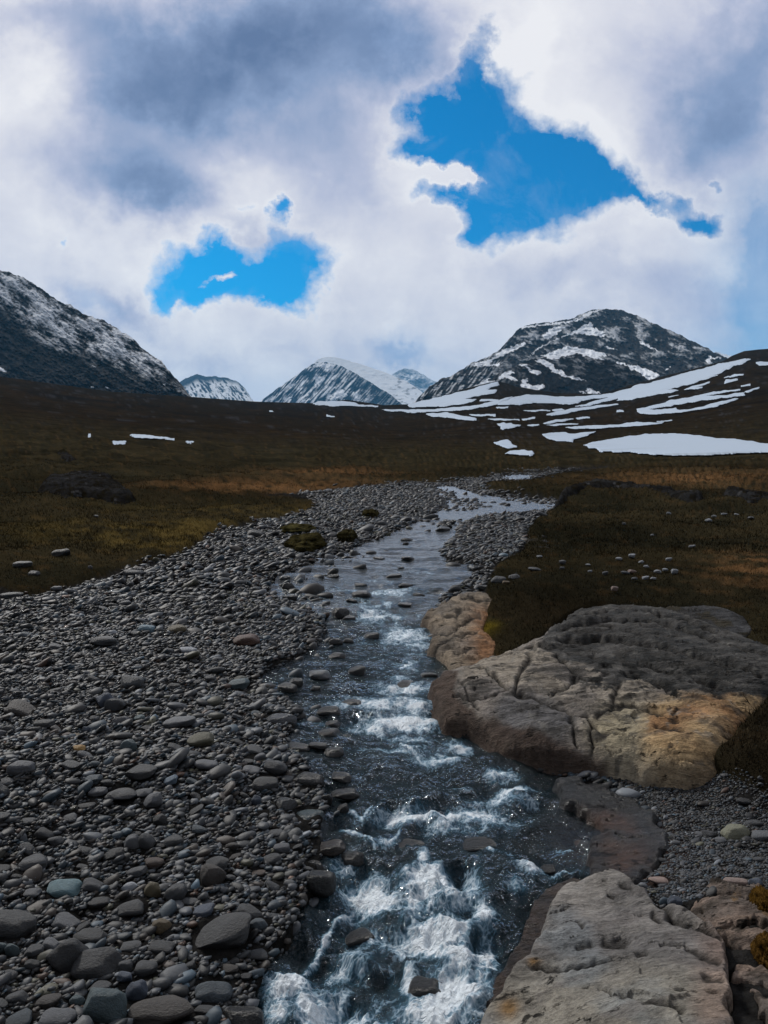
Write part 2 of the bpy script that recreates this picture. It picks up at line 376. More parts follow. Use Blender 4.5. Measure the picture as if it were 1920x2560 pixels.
def attr_mat(name, rough=.85, spec=.3, scales=(6., 40.), amount=.35, bump=.4, bdist=.02, bscale=30., broad=None):
    b = NB(name)
    col = b.n('ShaderNodeAttribute', attribute_name='col').outputs[0]
    pos = b.n('ShaderNodeNewGeometry').outputs[0]
    n1 = b.noise(pos, scales[0], 8, .65); n2 = b.noise(pos, scales[1], 6, .7)
    k = b.math('MULTIPLY_ADD', b.math('ADD', n1, n2), amount * 2, 1 - amount * 2)
    if broad:
        n3 = b.noise(pos, broad, 10, .72)
        k = b.math('MULTIPLY', k, b.math('MULTIPLY_ADD', n3, 2.4, -.2))
    c = b.mix(1., col, b.n('ShaderNodeCombineXYZ', {0: k, 1: k, 2: k}).outputs[0], 'MULTIPLY')
    bh = b.noise(pos, bscale, 8, .7)
    bp = b.n('ShaderNodeBump', {'Strength': bump, 'Distance': bdist, 'Height': bh})
    p = b.n('ShaderNodeBsdfPrincipled', {'Base Color': c, 'Roughness': rough, 'Specular IOR Level': spec, 'Normal': bp})
    return b.done(p.outputs[0])

M_ground = attr_mat('ground_cover', 1., 0., (9., 70.), .55, .9, .03, 60., .22)
def rock_mat(name='bedrock', spec=.12, gain=1.3, rough=.85):
    b = NB(name)
    col = b.n('ShaderNodeAttribute', attribute_name='col').outputs[0]
    pos = b.n('ShaderNodeNewGeometry').outputs[0]
    wob = b.n('ShaderNodeVectorMath', {0: b.n('ShaderNodeTexNoise', {'Vector': pos, 'Scale': 2., 'Detail': 4.}).outputs[1], 3: .18}, operation='SCALE').outputs[0]
    pw = b.n('ShaderNodeVectorMath', {0: pos, 1: wob}, operation='ADD').outputs[0]
    fol = b.n('ShaderNodeMapping', {'Vector': pw, 'Rotation': (0, 0, math.radians(-14)), 'Scale': (4., 26., 30.)}).outputs[0]
    f1 = b.noise(fol, 1., 8, .65); f2 = b.noise(fol, 3.4, 5, .7)
    g1 = b.noise(pos, 5., 10, .7); g2 = b.noise(pos, 60., 6, .75)
    k = b.math('ADD', b.math('MULTIPLY', g1, 2.3), b.math('ADD', b.math('MULTIPLY', g2, 1.3), b.math('MULTIPLY', f1, 1.5)))
    k = b.math('MAXIMUM', b.math('SUBTRACT', k, 1.62), .12)
    sp = b.ramp(b.noise(pos, 34., 5, .75), [(.57, 0.), (.66, 1.)])
    k = b.math('MULTIPLY', k, gain)
    c = b.mix(1., col, b.n('ShaderNodeCombineXYZ', {0: k, 1: k, 2: k}).outputs[0], 'MULTIPLY')
    c = b.mix(b.math('MULTIPLY', sp, .7), c, b.mix(1., col, (1.7, 1.7, 1.65, 1), 'MULTIPLY'))
    crk = b.ramp(b.noise(fol, .55, 9, .7), [(.355, .12), (.395, 1.)])
    c = b.mix(1., c, crk, 'MULTIPLY')
    h = b.math('ADD', b.math('ADD', b.math('MULTIPLY', f1, 1.), b.math('MULTIPLY', f2, .4)), b.math('ADD', b.math('MULTIPLY', g2, .35), b.math('MULTIPLY', crk, .5)))
    bp = b.n('ShaderNodeBump', {'Strength': 1., 'Distance': .04, 'Height': h})
    p = b.n('ShaderNodeBsdfPrincipled', {'Base Color': c, 'Roughness': rough, 'Specular IOR Level': spec, 'Normal': bp})
    return b.done(p.outputs[0])
M_rock = rock_mat()
M_crag = rock_mat('crag_rock', 0., .95)
M_wetrock = rock_mat('wet_rock', .4, 1.0, .28)
M_snow = attr_mat('old_snow', .9, .1, (.3, 2.), .02, .05, .05, 2.)
M_mtn = attr_mat('mountain_rock', 1., 0., (.03, .2), .12, .3, 3., .15)
M_cobble = attr_mat('river_cobble', .6, .4, (10., 60.), .35, .4, .006, 60.)
M_grass = attr_mat('grass_blades', 1., 0., (4., 45.), .55, .8, .03, 45.)

def stone_mat():
    b = NB('river_stone')
    oc = b.n('ShaderNodeObjectInfo').outputs['Color']
    tc = b.n('ShaderNodeTexCoord').outputs['Object']
    rn = b.n('ShaderNodeObjectInfo').outputs['Random']
    v = b.n('ShaderNodeVectorMath', {0: tc, 1: b.n('ShaderNodeCombineXYZ', {0: b.math('MULTIPLY', rn, 50.), 1: 0., 2: 0.}).outputs[0]}, operation='ADD').outputs[0]
    n1 = b.noise(v, 2.2, 8, .65, .4); n2 = b.noise(v, 14., 6, .7)
    k = b.math('MULTIPLY_ADD', b.math('ADD', n1, n2), .9, .1)
    c = b.mix(1., oc, b.n('ShaderNodeCombineXYZ', {0: k, 1: k, 2: k}).outputs[0], 'MULTIPLY')
    bp = b.n('ShaderNodeBump', {'Strength': .5, 'Distance': .05, 'Height': b.noise(v, 7., 8, .7)})
    p = b.n('ShaderNodeBsdfPrincipled', {'Base Color': c, 'Roughness': .6, 'Specular IOR Level': .4, 'Normal': bp})
    return b.done(p.outputs[0])
M_stone = stone_mat()

def wet_stone_mat():
    b = NB('wet_stone')
    oc = b.n('ShaderNodeObjectInfo').outputs['Color']
    tc = b.n('ShaderNodeTexCoord').outputs['Object']
    n1 = b.noise(tc, 2.5, 8, .65, .4)
    k = b.math('MULTIPLY_ADD', n1, 1.4, .3)
    c = b.mix(1., oc, b.n('ShaderNodeCombineXYZ', {0: k, 1: k, 2: k}).outputs[0], 'MULTIPLY')
    bp = b.n('ShaderNodeBump', {'Strength': .6, 'Distance': .06, 'Height': b.noise(tc, 6., 8, .7)})
    p = b.n('ShaderNodeBsdfPrincipled', {'Base Color': c, 'Roughness': .3, 'Specular IOR Level': .45, 'Normal': bp})
    return b.done(p.outputs[0])
M_wet = wet_stone_mat()

def water_mat():
    b = NB('stream_water')
    flow = b.n('ShaderNodeAttribute', attribute_name='flow').outputs[1]
    foam = b.n('ShaderNodeAttribute', attribute_name='foam').outputs[2]
    calm = b.n('ShaderNodeAttribute', attribute_name='calm').outputs[2]
    w = b.n('ShaderNodeTexNoise', {'Vector': flow, 'Scale': 7., 'Detail': 5.})
    fv = b.n('ShaderNodeVectorMath', {0: flow, 1: b.n('ShaderNodeVectorMath', {0: w.outputs[1], 3: .13}, operation='SCALE').outputs[0]}, operation='ADD').outputs[0]
    n1 = b.noise(fv, 12., 8, .66); n2 = b.noise(fv, 60., 5, .7)
    vor = b.n('ShaderNodeTexVoronoi', {'Vector': fv, 'Scale': 40.}, feature='DISTANCE_TO_EDGE').outputs[0]
    lace = b.math('SUBTRACT', 1., b.math('MULTIPLY', vor, 4.5, clamp=True))
    det = b.math('ADD', b.math('ADD', b.math('MULTIPLY', n1, .8), b.math('MULTIPLY', n2, .45)), b.math('MULTIPLY', lace, .12))
    fm = b.math('ADD', b.math('MULTIPLY', foam, 1.3), b.math('MULTIPLY', b.math('SUBTRACT', det, .72), 1.75))
    mask = b.ramp(fm, [(.36, 0.), (.52, .30), (.88, 1.)])
    # water body
    pos = b.n('ShaderNodeNewGeometry').outputs[0]
    fr2 = b.n('ShaderNodeVectorMath', {0: fv, 1: (.55, 1.7, 1.)}, operation='MULTIPLY').outputs[0]
    h = b.math('ADD', b.noise(fr2, 6., 6, .62), b.math('MULTIPLY', b.noise(fv, 30., 4, .6), .35))
    bs = b.math('MULTIPLY_ADD', calm, -.66, 1.)
    bs = b.math('MULTIPLY', bs, b.math('SUBTRACT', 1., b.math('MULTIPLY', b.n('ShaderNodeAttribute', attribute_name='shallow').outputs[2], .7)))
    bp = b.n('ShaderNodeBump', {'Strength': bs, 'Distance': .10, 'Height': h})
    fr = b.n('ShaderNodeFresnel', {'IOR': 1.33, 'Normal': bp}).outputs[0]
    gl = b.n('ShaderNodeBsdfGlossy', {'Color': b.mix(calm, (.84, .89, .94, 1), (1., 1., 1., 1)), 'Roughness': b.math('MULTIPLY_ADD', calm, .13, .08), 'Normal': bp})
    tr = b.n('ShaderNodeBsdfTransparent', {'Color': (.34, .42, .42, 1)})
    shal = b.n('ShaderNodeAttribute', attribute_name='shallow').outputs[2]
    aer = b.math('MULTIPLY', foam, .75, clamp=True)
    df = b.n('ShaderNodeBsdfDiffuse', {'Color': b.mix(b.math('POWER', aer, 1.6), (.006, .013, .016, 1), (.15, .38, .56, 1))})
    body = b.n('ShaderNodeMixShader', {0: b.math('MULTIPLY', b.math('SUBTRACT', 1., shal), b.math('ADD', .62, b.math('MULTIPLY', aer, .4)), clamp=True), 1: tr.outputs[0], 2: df.outputs[0]})
    wat = b.n('ShaderNodeMixShader', {0: fr, 1: body.outputs[0], 2: gl.outputs[0]})
    fb = b.n('ShaderNodeBump', {'Strength': 1., 'Distance': .05, 'Height': det})
    fcol = b.mix(mask, (.20, .46, .68, 1), (.86, .94, 1., 1))
    fo = b.n('ShaderNodeBsdfPrincipled', {'Base Color': fcol, 'Roughness': .5, 'Normal': fb, 'Subsurface Weight': 0.})
    sh = b.n('ShaderNodeMixShader', {0: mask, 1: wat.outputs[0], 2: fo.outputs[0]})
    return b.done(sh.outputs[0])
M_water = water_mat()

def lerp3(a, b, t):
    return np.asarray(a) * (1 - t[..., None]) + np.asarray(b) * t[..., None]

# ------------------------------------------------------------------ ground
def ground_color(x, y, px, py):
    D = y
    n1 = fbm(x * .5, y * .5, 5, 31); n2 = fbm(x * 3, y * 3, 4, 37)
    nf = fbm(x * .03, y * .09, 5, 63)
    c = lerp3((.032, .025, .011), (.018, .016, .008), sstep(-.3, .3, n1))
    c = lerp3(c, (.055, .034, .013), sstep(.12, .5, n2) * .7)
    olive = np.exp(-((px - 420) / 330) ** 2 - ((py - 1345) / 55) ** 2) + .8 * np.exp(-((px - 720) / 160) ** 2 - ((py - 1278) / 16) ** 2)
    c = lerp3(c, (.105, .072, .019), np.clip(olive * 1.2, 0, 1) * sstep(-.3, .35, n2 * .7 + n1 * .9) * .85)
    rust = np.exp(-((px - 640) / 250) ** 2 - ((py - 1222 + (px - 640) * .03) / 14) ** 2) + .9 * np.exp(-((px - 800) / 160) ** 2 - ((py - 1186) / 9) ** 2) \
        + .7 * np.exp(-((px - 1750) / 260) ** 2 - ((py - 1205) / 22) ** 2) + .8 * np.exp(-((px - 1900) / 130) ** 2 - ((py - 1440) / 40) ** 2)
    c = lerp3(c, (.15, .078, .028), np.clip(rust * 1.2, 0, 1) * sstep(-.4, .25, n2 + .4 * nf))
    fr = sstep(60, 200, D)
    c = lerp3(c, (.021, .0155, .0085), fr * .85)
    c = lerp3(c, (.036, .023, .010), fr * sstep(.0, .4, nf) * .7)
    c = lerp3(c, (.013, .011, .008), fr * sstep(.05, .35, fbm(x * .012, y * .05, 5, 68)) * .7)
    c = lerp3(c, (.06, .06, .057), fr * sstep(.17, .36, fbm(x * .06, y * .13, 6, 77, .65)) * .5)
    c = c * (.86 + .24 * (1 - fr))[..., None] * np.array([.95, .98, 1.2])
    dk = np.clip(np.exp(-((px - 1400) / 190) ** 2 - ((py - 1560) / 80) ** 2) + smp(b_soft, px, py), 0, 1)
    c = lerp3(c, (.017, .013, .008), dk * .8)  # dark moss; on the bank, the overhang's shade is put into the colour too
    yl = np.exp(-((px - 1222) / 26) ** 2 - ((py - 1592) / 14) ** 2)
    c = lerp3(c, (.10, .075, .012), np.clip(yl * 1.2, 0, 1))
    g = smp(g_soft, px, py) * (1 - smp(b_soft, px, py))
    ed = fbm(x * 1.7, y * 1.7, 4, 52) * .35
    g = sstep(.35, .65, g + ed * 4 * g * (1 - g))
    gc = lerp3((.014, .0135, .013), (.028, .027, .026), sstep(-.4, .4, fbm(x * 14, y * 14, 3, 6)))
    c = lerp3(c, gc, g)
    st = smp(s_soft, px, py)
    bed = lerp3((.022, .021, .019), (.045, .036, .026), sstep(-.3, .4, fbm(x * 4, y * 4, 4, 16)))
    c = lerp3(c, bed, sstep(.3, .7, st))
    red = np.exp(-((px - 1570) / 95) ** 2 - ((py - 2140) / 55) ** 2) + .7 * np.exp(-((px - 1480) / 120) ** 2 - ((py - 2060) / 30) ** 2)
    c = lerp3(c, (.125, .055, .032), np.clip(red, 0, 1) * .85)
    return c

def build_ground():
    xs = np.concatenate([[-14000, -8000, -5000, -3400, -2500, -1900, -1500, -1200], np.arange(-1000, 2801, 5.0), [3000, 3300, 3800, 4500, 6000, 9000, 15000]])
    v = np.concatenate([np.linspace(0, .12, 60, endpoint=False), np.linspace(.12, 1, 400)])
    top = np.interp(xs, RX, RY)
    PX = np.tile(xs, (len(v), 1))
    PY = top[None] + (3000 - top[None]) * v[:, None]
    x, y, z = base(PX, PY)
    z = z + gnoise(x, y, PX, PY) * sstep(-.002, .012, v)[:, None] 
    c = ground_color(x, y, PX, PY)
    # far side of the crest falls away
    bx, by, bz = [], [], []
    for k, (m, dz) in enumerate(((1.6, -60), (1.25, -14), (1.06, -1.2))):
        bx.append(x[0] * m); by.append(y[0] * m); bz.append(z[0] + dz)
    x = np.vstack([bx, x]); y = np.vstack([by, y]); z = np.vstack([bz, z]); c = np.concatenate([np.repeat(c[:1], 3, 0), c])
    # the near ground carries on under and behind the photographer
    for dy, sx in ((.4, 1.), (1.2, 1.1), (3., 1.5), (8., 2.5), (25., 5.)):
        x = np.vstack([x, x[-1:] * 1. if sx == 1. else x[-1:] * sx / (1.1 if sx > 1.1 else 1.)]); y = np.vstack([y, y[-1:] - dy]); z = np.vstack([z, z[-1:]]); c = np.concatenate([c, c[-1:]])
    V = np.stack([x, y, z], -1).reshape(-1, 3)
    f = grid_faces(*x.shape)
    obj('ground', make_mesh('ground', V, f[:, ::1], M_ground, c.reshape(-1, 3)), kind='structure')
build_ground()

# ------------------------------------------------------------------ stream
FOAM = [(1060, 2035, 130, 20, 1.), (1130, 2058, 70, 22, .8), (1190, 2030, 90, 24, .95), (1240, 2045, 70, 24, .7), (920, 2205, 55, 34, 1.15), (940, 2240, 70, 34, .85), (1075, 2200, 75, 42, 1.05), (1110, 2235, 60, 40, .8), (1055, 2145, 18, 34, .85), (1178, 2200, 30, 60, .75),
 (1030, 2270, 40, 50, .8), (1085, 2340, 85, 55, 1.05), (1130, 2320, 60, 40, .9), (1155, 2400, 42, 70, 1.05), (1150, 2500, 70, 60, 1.15), (1090, 2545, 100, 45, 1.15), (1210, 2285, 30, 40, .8), (1215, 2400, 34, 80, .95), (1215, 2460, 30, 50, .9),
 (725, 2460, 70, 36, 1.1), (690, 2440, 50, 26, .7), (790, 2510, 70, 48, 1.15), (700, 2520, 60, 40, .7), (870, 2545, 70, 40, 1.), (1025, 2470, 22, 60, .85), (960, 2600, 300, 45, 1.05), (720, 2620, 120, 50, .8), (860, 2420, 60, 24, .55), (950, 2330, 60, 30, .5), (880, 2390, 40, 30, .5), (860, 2140, 40, 26, .55), (960, 2105, 50, 14, .45), (1000, 2185, 40, 24, .7),
 (1020, 1585, 65, 26, .95), (1050, 1600, 50, 20, .7), (935, 1530, 48, 22, .8), (965, 1475, 60, 10, .65), (900, 1500, 30, 8, .5), (1010, 1655, 40, 14, .7), (990, 1685, 28, 12, .6), (1010, 1712, 70, 13, .85), (950, 1752, 120, 17, .9), (1050, 1755, 55, 16, .9), (990, 1800, 115, 24, 1.1), (940, 1810, 60, 16, .9), (1075, 1795, 38, 18, .9), (1030, 1835, 60, 10, .6), (1145, 1855, 38, 13, .85), (1095, 1885, 60, 18, .75), (790, 1800, 32, 7, .6), (1010, 1860, 100, 10, .45),
 (1255, 1932, 40, 16, 1.), (1285, 1970, 62, 14, .95), (1235, 1990, 75, 14, .85), (1300, 1995, 50, 16, .65), (1210, 2010, 50, 14, .7), (1330, 2170, 42, 20, .8), (1410, 2190, 60, 8, .7), (1290, 2210, 30, 20, .7), (1280, 2130, 26, 12, .65), (1400, 2108, 26, 7, .6), (1430, 2150, 18, 14, .5), (1080, 1425, 40, 4, .4), (940, 1446, 60, 4, .45), (860, 1470, 50, 5, .45), (1000, 1470, 50, 6, .5), (790, 1485, 50, 5, .45), (930, 1520, 40, 9, .6), (990, 1540, 50, 8, .55), (900, 1600, 40, 6, .3), (930, 1640, 40, 6, .35), (1040, 1630, 30, 8, .5), (1150, 1960, 40, 8, .4)]
STRANDS = [([(849, 2052), (905, 2065), (942, 2116)], 6, .65), ([(885, 2245), (830, 2286), (800, 2350), (760, 2428)], 9, .75), ([(930, 2010), (905, 2035), (870, 2015)], 7, .6), ([(1000, 2060), (985, 2090), (940, 2120)], 5, .5), ([(1240, 2010), (1260, 2040), (1230, 2060)], 5, .6), ([(1000, 1850), (1040, 1865), (1060, 1890)], 5, .6), ([(700, 1800), (780, 1798)], 5, .5), ([(960, 1500), (1000, 1560)], 12, .45), ([(1085, 2240), (1040, 2300), (1020, 2340)], 12, .6), ([(1190, 2100), (1250, 2125), (1320, 2160)], 8, .5)]
DROPS = [(1475, .018), (1520, .024), (1580, .028), (1650, .018), (1710, .028), (1765, .028), (1850, .02), (1930, .015), (2020, .036), (2180, .030), (2320, .022), (2430, .022)]

def build_stream():
    xs = np.arange(520, 1700, 2.0); ys = np.arange(1172, 2760, 2.0)
    PX, PY = np.meshgrid(xs, ys)
    keep = smp(s_soft, PX, PY) > .10
    x, y, z = base(PX, PY)
    foam = np.zeros_like(PX)
    n = fbm(x * 3, y * 2.2, 4, 71) * 14
    qx = PX + n * np.clip((PY - 1100) / 900, .1, 1.6); qy = PY + n * .5
    for cx, cy, rx, ry, a in FOAM:
        r2 = ((qx - cx) / rx) ** 2 + ((qy - cy) / ry) ** 2
        foam = np.maximum(foam, a * np.exp(-r2 * .9))
    for pts, w, a in STRANDS:
        foam = np.maximum(foam, a * np.exp(-(seg_dist(qx, qy, pts) / w) ** 2))
    zone = blur(np.clip(foam, 0, 1), 8, 5, 2)
    s_wide_at = smp(s_wide, PX, PY)
    near = sstep(1400, 2300, PY)
    rd = ridged(x * 2.6, y * 2.0, 4, 91)
    rough = .15 + .85 * np.clip(zone * 1.5, 0, 1)
    shal = np.clip(np.exp(-((PX - 1560) / 120) ** 2 - ((PY - 2075) / 105) ** 2) * 1.5 + np.exp(-((PX - 1420) / 90) ** 2 - ((PY - 2060) / 60) ** 2) * .6 + .5 * (1 - sstep(.3, .8, s_wide_at)), 0, .95)
    amp = (1 - .85 * shal) * (.012 + .034 * near + .045 * near * rough + .016 * rough)
    fine = fbm(x * 9, y * 7, 4, 95)
    rip = fbm(x * 2.5, y * 5.5, 4, 99)
    z = z - .035 + amp * (rd - .55) + .30 * amp * fine + .012 * rip + .02 * foam * near + .11 * near * fbm(x * 2.0, y * 1.8, 3, 108)
    sparse = .42 * np.exp(-((PX - 980) / 260) ** 2 - ((PY - 2340) / 300) ** 2) + .46 * np.exp(-((PX - 1000) / 140) ** 2 - ((PY - 1730) / 210) ** 2)
    sparse = (sparse + .40 * np.exp(-((PX - 960) / 190) ** 2 - ((PY - 1500) / 75) ** 2) + .30 * np.exp(-((PX - 980) / 200) ** 2 - ((PY - 1410) / 50) ** 2) + .26 * sstep(1390, 1340, PY)) * (1 - shal)
    for p0, hh in DROPS:
        q0 = PY + (18 + 34 * near) * perlin(x * 1.6, x * 0 + p0, 133) + (8 + 22 * near) * perlin(x * 5, y * 3, 134) - p0
        hh = hh * (.65 + .9 * perlin(x * 2.3, y * .8 + p0, 135))
        sc = (p0 - 1100) / 900.
        z = z + hh * (1 - shal) * (np.exp(-((q0 + 14 * sc) / (15 * sc)) ** 2) - .9 * np.exp(-((q0 - 14 * sc) / (14 * sc)) ** 2))
    rip2 = fbm(x * 1.2, y * 3.4, 4, 131)
    z = z + .055 * rip2 * sstep(1700, 1450, PY) * sstep(1250, 1380, PY)
    streak = ridged(x * 4.5 + fine * .8, y * 3.2 + fine * .5, 4, 111)
    fo = np.minimum(foam, 1.1) * (.76 + .25 * (streak - .5) + .6 * fbm(x * 6, y * 6, 5, 119, .6)) + .15 * foam * fine + sparse * (streak - .2)
    fo = fo * (1 - .2 * sstep(1900, 1800, PY))
    fo = np.clip(fo, 0, 1.2)
    calm = (1 - np.clip(zone * 1.2 + .4 * near, 0, 1)) * sstep(1640, 1400, PY)
    fl = np.stack([x, y * .85, z * 0], -1)
    V = np.stack([x, y, z], -1).reshape(-1, 3)
    f = grid_faces(*PX.shape, keep=keep)
    f, V, fo, calm, fl, shal = compact(f, V, fo.ravel(), calm.ravel(), fl.reshape(-1, 3), shal.ravel())
    obj('stream', make_mesh('stream', V, f, M_water, None, {'foam': fo, 'calm': calm, 'flow': fl, 'shallow': shal}), kind='structure')
build_stream()

# ------------------------------------------------------------------ bedrock
def rock_patch(name, poly, label, cat, H, colf, cracks=(), amp=.05, freq=1.6, strata=.03, step=2.0, edge=10, group=None, jag=14, sink=.10, wig=4., dome=0., mat=None):
    P = np.array(poly, float)
    x0, y0 = P.min(0) - 14; x1, y1 = P.max(0) + 14
    xs = np.arange(x0, x1, step); ys = np.arange(y0, y1, step)
    PX, PY = np.meshgrid(xs, ys)
    x, y, z = base(PX, PY)
    wx = perlin(PX / (jag * 3), PY / (jag * 2.4), 4) * wig * 2.2 + perlin(PX / jag, PY / jag, 5) * wig + perlin(PX / (jag * .35), PY / (jag * .35), 6) * wig * .6
    wy = perlin(PX / (jag * 3), PY / (jag * 2.4), 14) * wig * 1.4 + perlin(PX / jag, PY / jag, 15) * wig * .8 + perlin(PX / (jag * .35), PY / (jag * .35), 16) * wig * .3
    m = inside(P, PX + wx, PY + wy).astype(np.float32)
    k = max(1, int(edge / step))
    ms = blur(m, k, max(1, int(k * .7)), 2)
    keep = (ms > .02)
    lo = fbm(x * freq, y * freq, 5, 201)
    sd = y * .9 + x * .35 + .25 * fbm(x * 1.2, y * 1.2, 4, 207)
    st = ridged(sd * 2.6 + 20, x * .9 - y * .2, 4, 211)
    sharp = (sd * 7) % 1.0
    if dome: dm_ = blur(m, int(70 / step), int(45 / step), 2)
    h = (dome * sstep(.2, .95, dm_) if dome else 0) + H * sstep(.4, 1., ms) - sink * (1 - sstep(.05, .62, ms))
    led = (sd * 3.1 + .8 * fbm(x * 2, y * 2, 3, 219)) % 1.0
    h = h + amp * lo + strata * .6 * (st - .55) + strata * .28 * sharp ** 4 + strata * .4 * led ** 5 + .008 * fbm(x * 8, y * 13, 5, 213, .6)
    h = h + .010 * (ridged(x * 5 + lo, y * 9, 4, 221) - .6)
    dark = np.zeros_like(PX)
    for pts, w, dep in cracks:
        d = seg_dist(PX + perlin(PX / 22, PY / 16, 5) * 7, PY + perlin(PX / 20, PY / 15, 15) * 5, pts) / w
        g = np.exp(-d ** 2)
        h = h - dep * .42 * g; dark = np.maximum(dark, np.exp(-(d * 1.25) ** 2))
    pit = sstep(.36, .46, fbm(x * 6, y * 13, 5, 217, .6)); h = h - .014 * pit
    c = colf(x, y, PX, PY, st)
    thin = sstep(.82, .93, ridged(x * 3.3 + .5 * lo, y * 4.6 + x, 3, 223)) * sstep(.0, .3, fbm(x * 1.1, y * 1.1, 3, 225))
    h = h - .018 * thin; dark = np.maximum(dark, .75 * thin)
    c = c * (1 - .5 * pit[..., None])
    c = lerp3(c, (.020, .018, .016), dark * .88)
    z = z + h
    f = grid_faces(*PX.shape, keep=keep)
    V = np.stack([x, y, z], -1).reshape(-1, 3)
    f, V, c = compact(f, V, c.reshape(-1, 3))
    return obj(name, make_mesh(name, V, f, mat or (M_crag if cat == 'crag' else M_rock), c), label, cat, group)

def pm(poly, bl):
    return raster(poly, bl)
LICHEN = pm([(1385, 1575), (1464, 1525), (1640, 1530), (1920, 1640), (2100, 1680), (2100, 1740), (1900, 1790), (1800, 1800), (1700, 1790), (1600, 1760), (1520, 1790), (1480, 1720), (1430, 1720), (1380, 1690), (1350, 1660)], 14)
OCHRE = pm([(1620, 1830), (1700, 1800), (1800, 1790), (1940, 1760), (1900, 1850), (1840, 1920), (1800, 1965), (1690, 1965), (1600, 1940)], 16)
PALE = pm([(1480, 1860), (1560, 1820), (1680, 1870), (1760, 1940), (1690, 1962), (1540, 1940), (1450, 1900)], 20)
GREYB = pm([(1230, 1830), (1290, 1790), (1380, 1810), (1440, 1880), (1400, 1910), (1280, 1890)], 10)
WETL = pm([(1040, 1690), (1125, 1690), (1150, 1720), (1130, 1770), (1190, 1830), (1400, 1905), (1560, 1950), (1560, 1975), (1040, 1900)], 12)

def col_outcrop(x, y, px, py, st):
    n1 = fbm(x * 1.5, y * 1.5, 5, 301); n2 = fbm(x * 6, y * 6, 5, 302); n3 = fbm(x * 2.2, y * 4, 5, 303)
    c = lerp3((.27, .235, .19), (.17, .152, .138), sstep(-.3, .3, n1))
    c = lerp3(c, (.34, .29, .19), smp(PALE, px, py) * .8)
    oc = np.clip(smp(OCHRE, px, py) + n3 * .5 * smp(OCHRE, px, py), 0, 1)
    c = lerp3(c, (.36, .25, .135), oc)
    c = lerp3(c, (.31, .175, .085), sstep(.5, .9, smp(OCHRE, px, py)) * sstep(.0, .35, n1))
    c = lerp3(c, (.10, .10, .105), smp(GREYB, px, py) * .8)
    li = sstep(.25, .6, smp(LICHEN, px, py) + n2 * .5)
    c = lerp3(c, lerp3((.036, .036, .035), (.082, .078, .073), sstep(-.2, .35, n3)), li)
    blk = np.exp(-((px - 1620) / 190) ** 2 - ((py - 1755) / 65) ** 2)
    c = lerp3(c, (.016, .016, .015), sstep(-.02, .08, n2 + n1 * .4 + .3 * fbm(x * 16, y * 16, 3, 308)) * np.clip(blk * 1.8, 0, 1))
    c = lerp3(c, (.05, .048, .045), sstep(.1, .3, fbm(x * 4, y * 7, 5, 309, .62)) * .6)
    c = lerp3(c, (.20, .19, .17), sstep(.28, .4, fbm(x * 9, y * 9, 4, 305)) * .5 * (1 - li * .4))
    dk2 = sstep(.12, .26, fbm(x * 3.5, y * 8, 5, 306, .65)) * (1 - .5 * oc)
    c = lerp3(c, (.045, .042, .038), dk2 * .75)
    c = lerp3(c, (.05, .032, .024), sstep(.25, .8, smp(WETL, px, py) + .3 * n2) * .85)
    return c

def col_ledge(x, y, px, py, st):
    n1 = fbm(x * 1.8, y * 1.8, 5, 311); n2 = fbm(x * 7, y * 7, 5, 312)
    c = lerp3((.235, .19, .14), (.135, .118, .10), sstep(-.3, .3, n1))
    o = np.exp(-((px - 1222) / 42) ** 2) * sstep(1500, 1560, py)
    c = lerp3(c, (.27, .125, .05), np.clip(o * (1 + n2), 0, 1) * .75)
    c = lerp3(c, (.06, .045, .035), (1 - sstep(1050, 1105, px + n2 * 20 - (py - 1560) * .1)) * .8)
    return c

def col_slab(x, y, px, py, st):
    n1 = fbm(x * 1.6, y * 1.6, 5, 321); n2 = fbm(x * 8, y * 8, 5, 322); n3 = fbm(x * 3, y * 7, 5, 323)
    c = lerp3((.235, .218, .198), (.15, .142, .136), sstep(-.25, .35, n1 + .4 * n3))
    c = lerp3(c, (.29, .265, .205), sstep(2420, 2540, py + n1 * 60) * .45)
    c = lerp3(c, (.20, .225, .24), sstep(.15, .45, fbm(x * 2, y * 2, 4, 329)) * .5)
    c = lerp3(c, (.26, .17, .13), sstep(1720, 1800, px + n1 * 60) * .5)
    c = lerp3(c, (.15, .135, .125), sstep(.18, .4, n3) * .5)
    o = np.exp(-((px - 1335) / 16) ** 2 - ((py - 2440) / 10) ** 2) + np.exp(-((px - 1270) / 26) ** 2 - ((py - 2545) / 22) ** 2)
    c = lerp3(c, (.23, .115, .02), np.clip(o * (1 + n2), 0, 1) * .7)
    return c

def col_apron(x, y, px, py, st):
    n1 = fbm(x * 3, y * 3, 5, 331)
    return lerp3((.06, .038, .026), (.028, .021, .017), sstep(-.3, .3, n1))

def col_shelf(x, y, px, py, st):
    n1 = fbm(x * 3, y * 5, 5, 341); n2 = fbm(x * 9, y * 9, 4, 342)
    c = lerp3((.205, .155, .125), (.11, .092, .08), sstep(-.25, .25, n1))
    c = lerp3(c, (.03, .025, .02), sstep(.05, .3, fbm(x * 5, y * 14, 4, 343)) * .8)
    return lerp3(c, (.17, .09, .02), sstep(.25, .42, n2) * .5)

def col_crag(x, y, px, py, st):
    n1 = fbm(x * 1.2, y * 1.2, 5, 351); n2 = fbm(x * 5, y * 5, 4, 352)
    c = lerp3((.050, .050, .052), (.026, .025, .024), sstep(-.25, .25, n1))
    c = lerp3(c, (.024, .019, .009), sstep(.02, .28, n2) * .8)
    c = lerp3(c, (.10, .10, .105), sstep(.34, .44, fbm(x * 2.5 + y * 1.2, y * 5, 4, 353)))
    return c * np.where(y > 13, .62, 1.)[..., None]

